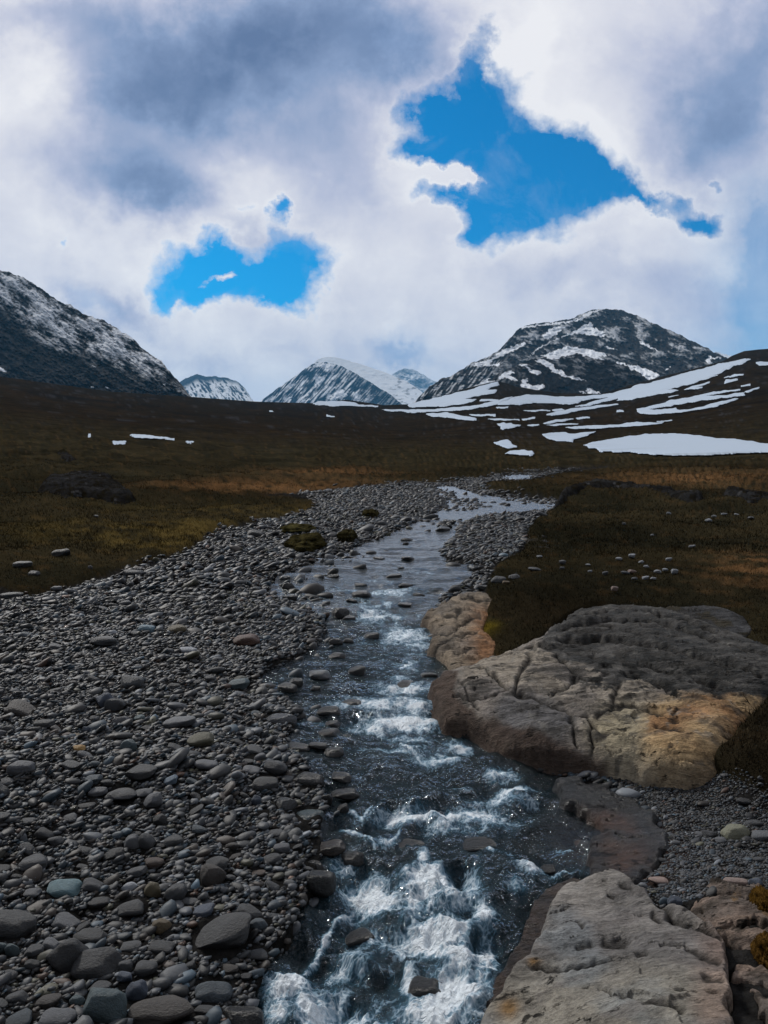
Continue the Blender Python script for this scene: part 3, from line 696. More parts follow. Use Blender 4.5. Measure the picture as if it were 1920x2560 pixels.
OC_CR = [([(1400, 1612), (1520, 1592), (1650, 1606), (1800, 1655), (1920, 1705)], 5, .11), ([(1395, 1650), (1500, 1648), (1640, 1672), (1800, 1716), (1900, 1752)], 6, .11), ([(1420, 1570), (1560, 1560), (1700, 1596), (1850, 1645)], 4, .10), ([(1420, 1690), (1560, 1700), (1700, 1745), (1800, 1785)], 5, .08), ([(1560, 1745), (1640, 1770), (1690, 1810)], 6, .09), ([(1180, 1720), (1230, 1745), (1270, 1790)], 4, .08), ([(1130, 1780), (1200, 1800), (1260, 1795)], 4, .07), ([(1120, 1674), (1180, 1690), (1250, 1668), (1330, 1655)], 6, .07), ([(1240, 1680), (1300, 1680), (1330, 1700), (1300, 1740), (1288, 1790), (1300, 1800)], 6, .08),
 ([(1290, 1800), (1350, 1815), (1420, 1850), (1470, 1858)], 6, .07), ([(1150, 1750), (1170, 1790), (1195, 1820)], 4, .05), ([(1390, 1700), (1440, 1750), (1420, 1785), (1380, 1800)], 5, .06),
 ([(1410, 1650), (1440, 1630), (1530, 1625), (1600, 1640)], 8, .07), ([(1320, 1660), (1380, 1672), (1440, 1665), (1500, 1640)], 7, .10), ([(1480, 1860), (1560, 1830), (1640, 1850), (1690, 1880)], 5, .05),
 ([(1470, 1870), (1500, 1900), (1560, 1905)], 5, .06), ([(1425, 1860), (1440, 1910)], 5, .05), ([(1475, 1880), (1480, 1920)], 5, .05), ([(1640, 1890), (1700, 1905)], 7, .06), ([(1720, 1770), (1790, 1800), (1850, 1830)], 3, .03),
 ([(1385, 1585), (1480, 1580), (1560, 1600)], 5, .05), ([(1400, 1615), (1490, 1605), (1530, 1615)], 5, .05), ([(1640, 1560), (1650, 1590)], 5, .05), ([(1545, 1780), (1530, 1830)], 8, .05), ([(1700, 1840), (1680, 1850), (1690, 1870)], 4, .04)]
rock_patch('bedrock_outcrop', OUTCROP, 'wide layered bedrock outcrop, grey lichen on top and ochre below, right of the rapids', 'rock outcrop', .02, col_outcrop, OC_CR, amp=.055, freq=1.2, strata=.05, edge=8, dome=.17)
LE_CR = [([(1080, 1600), (1120, 1615), (1160, 1580), (1200, 1560)], 5, .05), ([(1090, 1640), (1130, 1620), (1190, 1605)], 4, .05), ([(1110, 1560), (1140, 1570), (1150, 1540)], 6, .05), ([(1150, 1510), (1200, 1515), (1250, 1507)], 5, .04), ([(1140, 1650), (1180, 1640)], 4, .03)]
rock_patch('rock_ledge', LEDGE, 'orange stained bedrock ledge beside the stream below the dark moss', 'rock ledge', .02, col_ledge, LE_CR, amp=.08, freq=1.6, strata=.07, edge=6, dome=.10)
rock_patch('whaleback_rock', BOULDER_R, 'long low grey rock with pale lichen behind the big bedrock outcrop', 'rock', .05, col_crag, [([(1650, 1545), (1720, 1560)], 6, .05)], amp=.05, strata=.03, edge=9)
rock_patch('wet_rock_flank', APRON, 'wet brown rock flank between the white rapids and the pale foreground slab', 'rock', .0, col_apron, amp=.05, strata=.04, edge=20, sink=.3, mat=M_wetrock)
SL_CR = [([(1320, 2452), (1400, 2462), (1500, 2445), (1560, 2432)], 6, .05), ([(1510, 2385), (1560, 2388)], 10, .05), ([(1640, 2275), (1690, 2320), (1740, 2345), (1800, 2370)], 9, .07), ([(1440, 2395), (1480, 2390)], 8, .04), ([(1650, 2405), (1710, 2400)], 5, .03), ([(1715, 2410), (1790, 2440)], 10, .03), ([(1550, 2530), (1620, 2550), (1700, 2575)], 10, .05), ([(1500, 2510), (1530, 2525)], 4, .04), ([(1635, 2310), (1655, 2330)], 8, .04), ([(1680, 2320), (1720, 2335)], 12, .05), ([(1760, 2485), (1800, 2490)], 10, .03), ([(1555, 2240), (1575, 2245)], 7, .03), ([(1520, 2258), (1530, 2262)], 6, .04), ([(1445, 2330), (1455, 2340)], 5, .04), ([(1595, 2420), (1610, 2424)], 7, .04)]
def col_wet(x, y, px, py, st):
    n1 = fbm(x * 2.5, y * 2.5, 5, 361); n2 = fbm(x * 9, y * 5, 4, 362)
    c = lerp3((.030, .034, .038), (.020, .020, .020), sstep(-.3, .3, n1))
    red = np.exp(-((px - 1555) / 75) ** 2 - ((py - 2150) / 55) ** 2) * 1.2 + np.exp(-((px - 1500) / 110) ** 2 - ((py - 2062 - (px - 1500) * .25) / 22) ** 2)
    return lerp3(c, (.080, .043, .029), np.clip(red * (.7 + 1.2 * n2), 0, 1) * .85)
rock_patch('wet_bedrock', WETROCK, 'dark wet bedrock with red brown bands between the backwater and the gravel beach', 'rock', .03, col_wet, amp=.03, freq=2., strata=.02, edge=9, sink=.08, wig=11, mat=M_wetrock)
rock_patch('foreground_slab', SLAB, 'large pale pitted rock slab in the lower right corner beside the white rapids', 'rock slab', .05, col_slab, SL_CR, amp=.045, freq=1.6, strata=.03, edge=11, sink=.3)
for nm, p, lb in (('rock_shelf', SHELF, 'flat reddish layered rock shelf just below the gravel beach'), ('rock_shelf', SHELF2, 'thin pinkish rock plate at the upper edge of the layered shelves'), ('rock_shelf', SHELF3, 'small reddish rock plate between the pale slab and the lower ochre moss'), ('rock_shelf', SHELF4, 'pale rock edge in the bottom right corner of the photo'), ('rock_shelf', SHELF5, 'brown layered rock shelf between the two ochre moss tufts')):
    rock_patch(nm, p, lb, 'rock shelf', .01, col_shelf, amp=.035, freq=5, strata=.07, edge=4, group='layered rock shelves by the gravel beach', sink=.08, wig=9)
rock_patch('rock_crag', CRAG_L, 'dark grey streaked crag rising from the grass left of the gravel bar', 'crag', .28, col_crag, amp=.22, freq=.5, strata=.07, step=1.5, edge=14, sink=.2, wig=3)
rock_patch('rock_crag', CRAG_S, 'small blocky grey crag on the slope left above the streaked crag', 'crag', .15, col_crag, amp=.3, freq=.5, strata=.1, step=1.5, edge=8, sink=.3, wig=2)
rock_patch('rock_crag', CRAG_M, 'long dark mossy rock rib above the right meadow by the far bend', 'crag', .22, col_crag, amp=.18, freq=.7, strata=.08, step=1.5, edge=9, sink=.2, wig=3)
rock_patch('rock_crag', CRAG_R, 'grey rock rib at the right edge of the photo below the big snowfield', 'crag', .2, col_crag, amp=.14, freq=.7, strata=.08, step=1.5, edge=7, sink=.25, wig=3)
rock_patch('bank_rock', CRAG_B, 'grey rock face in the grassy bank beside the right gravel bar', 'rock', .05, col_crag, amp=.12, freq=1.4, strata=.1, step=1.5, edge=6, sink=.2, wig=4)

# ------------------------------------------------------------------ snow patches
for (tr, pts, lb) in SNOW:
    P = np.array(T(pts, *tr))
    x0, y0 = P.min(0) - 3; x1, y1 = P.max(0) + 3
    st = 1.0 if (x1 - x0) < 400 else 1.25
    PX, PY = np.meshgrid(np.arange(x0, x1, st), np.arange(y0, y1, st * .8))
    wx = perlin(PX / 26, PY / 12, 5) * 6 + perlin(PX / 9, PY / 5, 7) * 2.
    wy = perlin(PX / 22, PY / 10, 25) * 1.6 + perlin(PX / 8, PY / 5, 26) * .4
    m = inside(P, PX + wx, PY + wy)
    if m.sum() < 12: m = inside(P, PX, PY)
    x, y, z = base(PX, PY)
    z = z + gnoise(x, y, PX, PY)
    ms = blur(m.astype(np.float32), 2, 1, 1)
    tk = np.clip(y * .0009, .1, .8); sm = min(1., (P[:, 1].max() - P[:, 1].min()) / 12.)
    z = z + sm * tk * (1.0 * sstep(.2, 1, ms) + .25) + np.clip(.0010 * y, .1, .6) * (.35 + .65 * sm)
    f = grid_faces(*PX.shape, keep=m)
    V = np.stack([x, y, z], -1).reshape(-1, 3)
    dirt = sstep(.2, .5, fbm(x * .06, y * .12, 5, 400)) * .12
    c = lerp3((.44, .52, .62), (.26, .29, .32), dirt * 2.4).reshape(-1, 3)
    f, V, c = compact(f, V, c)
    obj('snow_patch', make_mesh('snow_patch', V, f, M_snow, c), lb, 'snow patch', 'snow patches lying on the valley slopes')

# ------------------------------------------------------------------ mountains
def layer(ridge, basep, Db, Dr, snowf, rockc, step=2.0, amp=30., freq=.006, ny=None, jag=2.0, seed=0, streak=0., slope=0., ps=1.):
    R = np.array(ridge, float); Bp = np.array(basep, float)
    xs = np.arange(R[0, 0], R[-1, 0] + .1, step)
    ry = np.interp(xs, R[:, 0], R[:, 1]); by = np.interp(xs, Bp[:, 0], Bp[:, 1])
    ry = ry + jag * (perlin(xs / 13., xs * 0 + .5 + seed, 3) + .5 * perlin(xs / 5., xs * 0 + .5, 4))
    by = np.maximum(by, ry + 4)
    ny = ny or int((by - ry).max() / step) + 4
    v = np.linspace(0, 1, ny)
    PX = np.tile(xs, (ny, 1)); PY = ry[None] + (by - ry)[None] * v[:, None]
    hgt = (by[None] - PY)
    full = (by - ry).max()
    D = Db + (Dr - Db) * (hgt / full)
    x, y, z = at_depth(PX, PY, D)
    ca, sa = math.cos(math.radians(slope)), math.sin(math.radians(slope))
    al = PX * ca + PY * sa; ac = -PX * sa + PY * ca
    n = fbm(al / (60 * ps), ac / (26 * ps), 6, 500 + seed, .6) * 1.1
    st = ridged(al / (30 * ps) + streak * PY / 30, ac / (11 * ps), 4, 520 + seed) - .5
    fade = sstep(0, 10, PY - ry[None])
    D2 = D - amp * (n + .45 * st + .25 * fbm(PX / (7 * ps), PY / (5 * ps), 4, 540 + seed)) * fade
    x, y, z = at_depth(PX, PY, D2)
    sn = snowf(PX, PY, x, z, n, st, hgt, ry)
    c = lerp3(rockc, np.asarray(rockc) * .55, sstep(-.25, .25, fbm(PX / 9, PY / 6, 4, 560)))
    c = lerp3(c, (.88, .92, .97), np.clip(sn, 0, 1))
    bx = np.stack([x[0] * 1.25, x[0] * 1.08]); byy = np.stack([y[0] * 1.25, y[0] * 1.08])
    bz = np.stack([z[0] - (z[0] - CZ) * .9, z[0] - (z[0] - CZ) * .12])
    x = np.vstack([bx, x]); y = np.vstack([byy, y]); z = np.vstack([bz, z])
    c = np.concatenate([np.repeat(c[:1], 2, 0), c])
    V = np.stack([x, y, z], -1).reshape(-1, 3)
    return V, grid_faces(*x.shape), c.reshape(-1, 3)

def mountain(layers, name='mountain'):
    Vs, Fs, Cs, k = [], [], [], 0
    for V, f, c in layers:
        Vs.append(V); Fs.append(f + k); Cs.append(c); k += len(V)
    return obj(name, make_mesh(name, np.concatenate(Vs), np.concatenate(Fs), M_mtn, np.concatenate(Cs)), kind='structure')

def soft(polys, tr, px, py, wob=3.):
    r = np.zeros(px.shape, bool)
    wx = perlin(px / 11, py / 9, 71) * wob + perlin(px / 4, py / 3.5, 72) * wob * .6
    wy = perlin(px / 10, py / 8, 73) * wob * .7 + perlin(px / 4, py / 3.5, 74) * wob * .4
    for p in polys:
        r |= inside(np.array(T(p, *tr)), px + wx, py + wy)
    return r.astype(float)

def sn_left(px, py, x, z, n, st, hgt, ry):
    line = np.interp(px, [-400, 0, 130, 300, 480], [640, 770, 862, 925, 985])
    up = sstep(30, -45, py - line + 20 * perlin(px / 60, py / 40, 9))
    sp = fbm(px / 11 + py / 30, py / 5 - px / 40, 5, 601, .65) + .45 * n
    top = sstep(0, 26, py - ry[None])
    sp = .9 * n + .40 * st + .45 * fbm(px / 8 - py / 14, py / 4 + px / 16, 5, 632, .65)
    s = sstep(-.12, .38, sp - .04 + .25 * up - .2 * (1 - top)) * up * .85
    s = np.maximum(s, soft([[(0, 548), (28, 565), (28, 572), (0, 566)], [(398, 540), (412, 548), (410, 551)], [(455, 632), (475, 640), (470, 644), (452, 637)], [(393, 632), (408, 635), (406, 640), (395, 638)], [(702, 622), (716, 622), (712, 630)]], A1, px, py, 1.))
    return s
mountain([layer([(-900, 450), (-300, 560), (0, 672), (30, 683), (57, 693), (99, 717), (127, 738), (151, 756), (175, 762), (205, 784), (259, 800), (295, 823), (329, 841), (344, 859), (380, 889), (404, 900), (422, 928), (449, 955), (485, 1000)], [(-900, 900), (0, 985), (200, 1000), (490, 1012)], 950, 1500, sn_left, (.056, .053, .050), amp=26, seed=1, jag=3., slope=38)])

def sn_small(px, py, x, z, n, st, hgt, ry):
    s = sstep(-.1, .15, st + .3 * n + .3 * perlin((px - py * .6) / 7, py / 30, 8)) * .85
    s *= sstep(8, 24, py - ry[None] + (px - 500) * .12)
    return s
mountain([layer([(430, 985), (448, 957), (465, 946), (491, 936), (513, 942), (530, 941), (565, 944), (595, 955), (613, 970), (626, 992), (640, 1012)], [(430, 1020), (640, 1020)], 4200, 5200, sn_small, (.05, .055, .065), step=1.5, amp=70, freq=.004, seed=2, ps=.6, slope=50)])

def sn_cfront(px, py, x, z, n, st, hgt, ry):
    a = perlin((px + (py - 900) * .9) / 6.5, (py - px * .2) / 40, 81) + .6 * perlin((px + (py - 900) * .8) / 2.6, py / 18, 82)
    left = 1 - sstep(840, 905, px - (py - 900) * .55)
    s = sstep(.0, .5, a + .10 + .7 * fbm(px / 22, py / 16, 4, 83)) * (.30 + .6 * left)
    s = np.maximum(s, soft([[(870, 180), (900, 160), (990, 160), (1000, 190), (930, 172)], [(980, 370), (1020, 310), (1050, 305), (1080, 340), (1040, 360)], [(900, 240), (950, 225), (940, 260), (890, 300)]], A4, px, py, 4.) * .9)
    return s
def sn_cback(px, py, x, z, n, st, hgt, ry):
    return .97 - .6 * sstep(.1, .35, fbm(px / 18, py / 8, 4, 91)) * sstep(950, 1000, px)
mountain([layer([(770, 925), (791, 901), (799, 896), (817, 891), (843, 893), (899, 909), (964, 931), (1016, 953), (1055, 979), (1070, 1012)], [(770, 1030), (1070, 1030)], 4300, 5200, sn_cback, (.05, .06, .08), step=1.5, amp=14, freq=.003, seed=4, jag=1.),
          layer([(645, 1010), (652, 1003), (704, 964), (747, 933), (778, 912), (798, 903), (830, 908), (860, 918), (890, 934), (921, 953), (977, 987), (1008, 1013)], [(645, 1022), (1010, 1028)], 3500, 4250, sn_cfront, (.030, .036, .048), step=1.5, amp=60, freq=.004, seed=3, ps=.7, slope=-45, jag=1.5)])
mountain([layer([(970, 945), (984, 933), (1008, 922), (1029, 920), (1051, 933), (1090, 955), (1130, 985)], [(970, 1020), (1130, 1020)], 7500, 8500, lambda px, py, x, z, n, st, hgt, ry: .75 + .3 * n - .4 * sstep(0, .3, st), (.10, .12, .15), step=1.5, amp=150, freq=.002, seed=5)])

SN5 = [[(-60, 400), (0, 380), (60, 365), (130, 310), (180, 290), (260, 262), (270, 275), (200, 315), (130, 345), (70, 375), (60, 395), (130, 385), (100, 402), (20, 405)],
 [(290, 340), (330, 300), (400, 265), (470, 235), (540, 205), (600, 170), (630, 150), (660, 165), (650, 180), (690, 200), (720, 210), (715, 235), (640, 225), (560, 215), (500, 230), (440, 250), (370, 285), (320, 320), (280, 350)],
 [(350, 345), (400, 325), (470, 305), (500, 290), (550, 290), (575, 300), (620, 305), (700, 325), (740, 345), (720, 350), (680, 345), (720, 370), (660, 360), (600, 345), (560, 330), (500, 345), (430, 365), (390, 360)],
 [(230, 395), (260, 390), (300, 425), (355, 435), (330, 455), (290, 440), (270, 420)], [(310, 372), (360, 362), (420, 395), (430, 420), (470, 430), (490, 455), (560, 470), (610, 485), (560, 482), (480, 462), (420, 440), (380, 400)],
 [(185, 545), (240, 520), (235, 490), (280, 472), (270, 500), (300, 515), (335, 515), (365, 505), (375, 525), (330, 548), (280, 540), (260, 562), (200, 552)],
 [(105, 470), (140, 440), (180, 430), (200, 440), (170, 455), (220, 485), (200, 492), (150, 470), (110, 478)], [(610, 535), (640, 530), (660, 545), (690, 550), (690, 562), (620, 562)], [(570, 545), (590, 548), (610, 565), (590, 562)],
 [(840, 395), (900, 400), (960, 420), (1010, 440), (1035, 455), (990, 488), (960, 480), (920, 440), (870, 425)], [(790, 375), (850, 395), (850, 402), (780, 385)], [(1300, 370), (1320, 345), (1345, 355), (1320, 370), (1345, 385), (1310, 390)], [(1340, 355), (1390, 355), (1380, 362), (1345, 362)],
 [(1060, 425), (1085, 420), (1080, 432)], [(1090, 405), (1102, 402), (1102, 412)], [(920, 262), (960, 270), (1000, 300), (1040, 325), (980, 300), (930, 275)], [(710, 290), (770, 300), (770, 308), (720, 300)], [(230, 180), (300, 170), (450, 152), (560, 135), (620, 95), (700, 75), (640, 105), (580, 140), (470, 160), (330, 172), (240, 190)],
 [(0, 590), (60, 560), (110, 550), (100, 570), (40, 590)], [(-100, 560), (0, 500), (60, 470), (50, 490), (100, 490), (60, 520), (0, 545), (-60, 580)], [(360, 235), (400, 190), (450, 175), (490, 180), (440, 220), (390, 250)]]
def sn_right(px, py, x, z, n, st, hgt, ry):
    s = soft(SN5, A5, px, py, 4.)
    up = sstep(975, 850, py)
    sp = fbm(px / 10 + py / 25, py / 4 + px / 40, 5, 621, .65) + .35 * n
    sp = .9 * n + .45 * st + .35 * fbm(px / 7 + py / 14, py / 4 - px / 20, 5, 631, .65)
    dust = sstep(.06, .42, sp) * up * .55
    lf = sstep(1300, 1200, px) * sstep(.02, .3, perlin((px + py * .7) / 7, py / 20, 87)) * .5
    return np.maximum(s, np.maximum(dust, lf))
mountain([layer([(1025, 1012), (1035, 1005), (1076, 965), (1099, 950), (1134, 936), (1180, 907), (1226, 889), (1255, 869), (1284, 837), (1299, 819), (1330, 811), (1377, 804), (1423, 800), (1452, 786), (1481, 775), (1516, 771), (1556, 776), (1597, 791), (1654, 817), (1724, 849), (1788, 881), (1816, 895), (1860, 930)], [(1025, 1020), (1200, 1010), (1500, 1005), (1860, 960)], 1500, 2300, sn_right, (.046, .043, .042), step=1.75, amp=34, seed=6, jag=2.5, slope=18),
          layer([(1200, 985), (1243, 935), (1287, 914), (1330, 898), (1361, 890), (1400, 889), (1434, 879), (1460, 883), (1504, 900), (1547, 907), (1590, 927), (1625, 953), (1660, 985)], [(1200, 1010), (1660, 1010)], 1150, 1400, sn_right, (.030, .028, .027), step=1.75, amp=16, seed=7, jag=2., slope=18)])
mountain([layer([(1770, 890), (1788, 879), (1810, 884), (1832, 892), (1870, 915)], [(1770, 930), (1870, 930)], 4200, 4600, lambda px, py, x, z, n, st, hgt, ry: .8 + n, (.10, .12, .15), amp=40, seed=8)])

# ------------------------------------------------------------------ stones
def icosphere(sub):
    import bmesh
    bm = bmesh.new(); bmesh.ops.create_icosphere(bm, subdivisions=sub, radius=1.0)
    bm.verts.ensure_lookup_table()
    V = np.array([v.co[:] for v in bm.verts]); Fc = np.array([[v.index for v in f.verts] for f in bm.faces])
    bm.free(); return V, Fc

def p3(V, s, fr):
    return (perlin(V[:, 0] * fr + s * 3.1, V[:, 1] * fr - s, s) + perlin(V[:, 1] * fr + 5.2, V[:, 2] * fr + s * 1.7, s + 1) + perlin(V[:, 2] * fr - 2.2 + s, V[:, 0] * fr + 9., s + 2)) / 2

def stone_shape(sub, seed, ang=.5):
    V, Fc = icosphere(sub)
    r = np.random.default_rng(seed)
    V = V / (np.sum(np.abs(V) ** 2.7, 1) ** (1 / 2.7))[:, None] * .95
    V = V * (1 + .22 * p3(V, seed, 1.1))[:, None]
    for k in range(int(2 + ang * 7)):                       # broken facets
        nrm = r.normal(size=3); nrm[2] *= .8; nrm /= np.linalg.norm(nrm)
        d = r.uniform(.62, .9)
        over = V @ nrm - d
        V = V - nrm[None] * np.where(over > 0, over * (.88 if sub < 3 else .7), 0)[:, None]
    if sub > 2: V = V * (1 + .035 * p3(V, seed + 40, 4.))[:, None]
    V = V / np.abs(V).max(0)
    return V, Fc

def in_view_scale(x, y, z):
    return np.sqrt(x * x + y * y + (z - CZ) ** 2)

ST3 = [stone_shape(4, 100 + i, (i % 5) / 4) for i in range(16)]
ST_ME = [[make_mesh('river_stone', V, f, m) for V, f in ST3] for m in (M_stone, M_wet)]
STONES = []      # (x, y, radius) already taken

def put_stone(px, py, w, h, color, label, name='river_stone', cat='stone', group=None, wet=False, rot=None, sink=.34, yaw=None, dz=0., shape=None):
    bx, by, bz = [float(v) for v in base(px, py + h * .25)]
    gz = bz + float(gnoise(np.array([bx]), np.array([by]), np.array([float(px)]), np.array([py + h * .25]))[0])
    if wet: gz = bz - .04
    dist = math.sqrt(bx * bx + by * by + (bz - CZ) ** 2)
    W = w / F * dist; Hh = h / F * dist
    th = math.atan2(CZ - bz, by)
    bd = min(W * random.uniform(.6, .85), Hh / max(.15, math.sin(th)) * .85)
    c2 = (Hh ** 2 - (bd * math.sin(th)) ** 2) / math.cos(th) ** 2
    cc = math.sqrt(max(c2, (.32 * W) ** 2)); cc = min(cc, .95 * W)
    i = shape if shape is not None else random.randrange(16)
    o = bpy.data.objects.new(name, ST_ME[1 if wet else 0][i]); C.objects.link(o)
    o.scale = (W / 2, bd / 2, cc / 2)
    o.location = (bx, by, gz + cc * (.5 - sink) + dz)
    o.rotation_euler = (random.uniform(-.15, .15), rot if rot is not None else random.uniform(-.12, .12), yaw if yaw is not None else random.uniform(-.3, .3) + (math.pi if random.random() < .5 else 0))
    kk = .64 if max(color) < .2 else .85
    o.color = (color[0] * kk * .93, color[1] * kk, color[2] * kk * 1.07, 1)
    o['label'] = label; o['category'] = cat
    if group: o['group'] = group
    STONES.append((bx, by, W * .5, bd * .5))
    return o

DG, MG, LG, TL, BR, OC, RU, OL, WH, BL = (.045, .044, .044), (.075, .074, .075), (.15, .147, .15), (.085, .115, .12), (.060, .048, .040), (.17, .11, .05), (.12, .06, .042), (.10, .092, .062), (.30, .30, .31), (.085, .10, .13)
BAR = 'notable stones on the left cobble bar'
NOTED = [
 (257, 2522, 104, 96, TL, 'big smooth blue grey boulder at the bottom edge left of centre'), (233, 2402, 124, 78, DG, 'large dark oval boulder lying on its side in the lower left cobbles'), (172, 2390, 84, 80, DG, 'dark slanted slab leaning against the large oval boulder', -.7),
 (145, 2545, 78, 44, LG, 'pale grey wedge shaped stone at the bottom edge beside the smooth boulder'), (405, 2530, 150, 66, BR, 'wide dark brown boulder at the bottom edge next to the foaming water'), (160, 2203, 86, 46, (.12, .19, .20), 'pale teal stone with a flat top in the lower left cobbles', -.25),
 (324, 2204, 44, 24, WH, 'bright pale pointed flake stone right of the teal stone', -.35), (384, 2222, 44, 44, (.16, .125, .07), 'olive stone with an ochre tip beside the pale flake', -.9), (439, 2229, 56, 44, MG, 'slanted grey stone right of the ochre tipped stone', -.6),
 (527, 2194, 70, 56, BR, 'blocky dark brown boulder above the slanted grey stone'), (332, 2098, 44, 42, LG, 'pale grey angular stone standing on edge on the lower bar', -.6), (366, 2096, 46, 50, MG, 'long grey stone leaning beside the pale angular one', -.8),
 (405, 2317, 46, 34, (.13, .09, .045), 'ochre brown rounded stone near the big wet boulder', -.4), (506, 2281, 60, 28, BL, 'blue grey flat stone above the big wet boulder', -.3), (550, 2332, 160, 84, DG, 'big flat topped dark boulder beside the foam on the lower bar', -.35),
 (32, 2362, 34, 40, TL, 'upright teal grey stone near the left edge, right one of two'), (3, 2356, 26, 40, TL, 'upright teal grey stone cut by the left edge'), (84, 2374, 44, 28, MG, 'square grey stone right of the upright teal pair'), (128, 2354, 42, 26, LG, 'light grey peaked stone above the dark slanted slab'),
 (22, 2296, 124, 74, DG, 'big dark boulder cut by the left edge above the teal pair'), (222, 2332, 76, 34, DG, 'low domed dark stone behind the large oval boulder'), (314, 2428, 32, 38, MG, 'small upright grey stone right of the large oval boulder'), (365, 2430, 50, 36, MG, 'rounded grey stone with pale top right of the small upright one'),
 (340, 2492, 52, 44, BL, 'angular blue grey stone right of the big smooth boulder'), (314, 2460, 38, 26, BL, 'rounded bluish stone above the big smooth boulder'), (250, 2474, 50, 26, MG, 'grey stone with a white vein just above the big smooth boulder'), (294, 2455, 16, 11, WH, 'tiny white pebble between dark stones above the big smooth boulder'),
 (405, 2374, 66, 30, DG, 'flat dark stone below the ochre brown stone'), (324, 2366, 54, 26, MG, 'flat grey stone between the oval boulder and the ochre brown stone'), (192, 2496, 34, 26, TL, 'small teal stone left of the big smooth boulder'),
 (365, 1575, 44, 30, (.14, .20, .23), 'pale blue angular stone on the upper cobble bar'), (443, 1571, 52, 34, (.15, .115, .065), 'rounded stone with an ochre left side on the upper cobble bar'), (282, 1584, 26, 15, WH, 'small white block left of the pale blue angular stone'), (260, 1605, 64, 26, MG, 'low wide grey stone below the small white block'),
 (470, 1629, 46, 18, WH, 'whitish ribbed stone below the ochre sided stone'), (199, 1871, 31, 18, (.36, .20, .06), 'small orange yellow pebble on the left cobble bar'), (449, 1806, 80, 30, LG, 'pale streaked oval stone in the middle of the cobble bar'), (503, 1852, 68, 42, (.13, .115, .07), 'olive faceted block right below the pale streaked oval'),
 (322, 1862, 40, 40, TL, 'teal curved stone left of the olive block', -.6), (347, 1797, 30, 14, (.15, .19, .19), 'small flat pale teal stone left of the streaked oval'), (58, 1765, 78, 30, BR, 'long brown grey stone near the left edge of the cobble bar', -.3), (329, 1707, 62, 38, MG, 'rounded grey boulder in the middle of the upper bar'),
 (307, 1978, 82, 34, MG, 'wide grey stone with a pale rim on the lower middle bar'), (246, 1974, 48, 24, LG, 'light grey rounded stone left of the wide rimmed stone'), (358, 1976, 46, 24, LG, 'light grey flat stone right of the wide rimmed stone'), (381, 1998, 54, 36, LG, 'light grey slanted stone below the flat one', -.5),
 (429, 1951, 42, 24, (.13, .165, .20), 'pale blue oval stone on the lower middle bar', -.35), (514, 1913, 62, 22, LG, 'pale folded stone right of the pale blue oval'), (217, 1823, 20, 22, BL, 'little triangular blue stone above the orange pebble'), (613, 1600, 78, 36, RU, 'broad stone with a rust red top near the stream'),
 (350, 1925, 84, 42, DG, 'dark hollow backed boulder above the light grey stones'), (660, 2028, 1, 1, DG, ''), (190, 1838, 22, 10, OC, 'tiny ochre pebble between dark stones left of the blue triangle'), (262, 1752, 44, 38, BL, 'angular slate blue stone in the middle of the bar', -.5), (600, 1700, 64, 36, TL, 'dull teal boulder near the little blue pool'),
 (290, 1760, 56, 34, MG, 'broken grey block right of the slate blue stone'), (110, 1810, 46, 26, DG, 'dark stone below the long brown grey one'), (398, 2042, 40, 30, DG, 'dark stone on the lower middle bar near a light slanted one'), (690, 1920, 60, 36, MG, 'grey peaked stone by the shallow water edge'), (640, 1998, 30, 30, BL, 'small bluish block by the water edge'),
]
NOTED = [n for n in NOTED if n[2] > 3]
for n in NOTED:
    put_stone(n[0], n[1], n[2] * .93, n[3] * .9, n[4], n[5], group=BAR, rot=n[6] if len(n) > 6 else None)

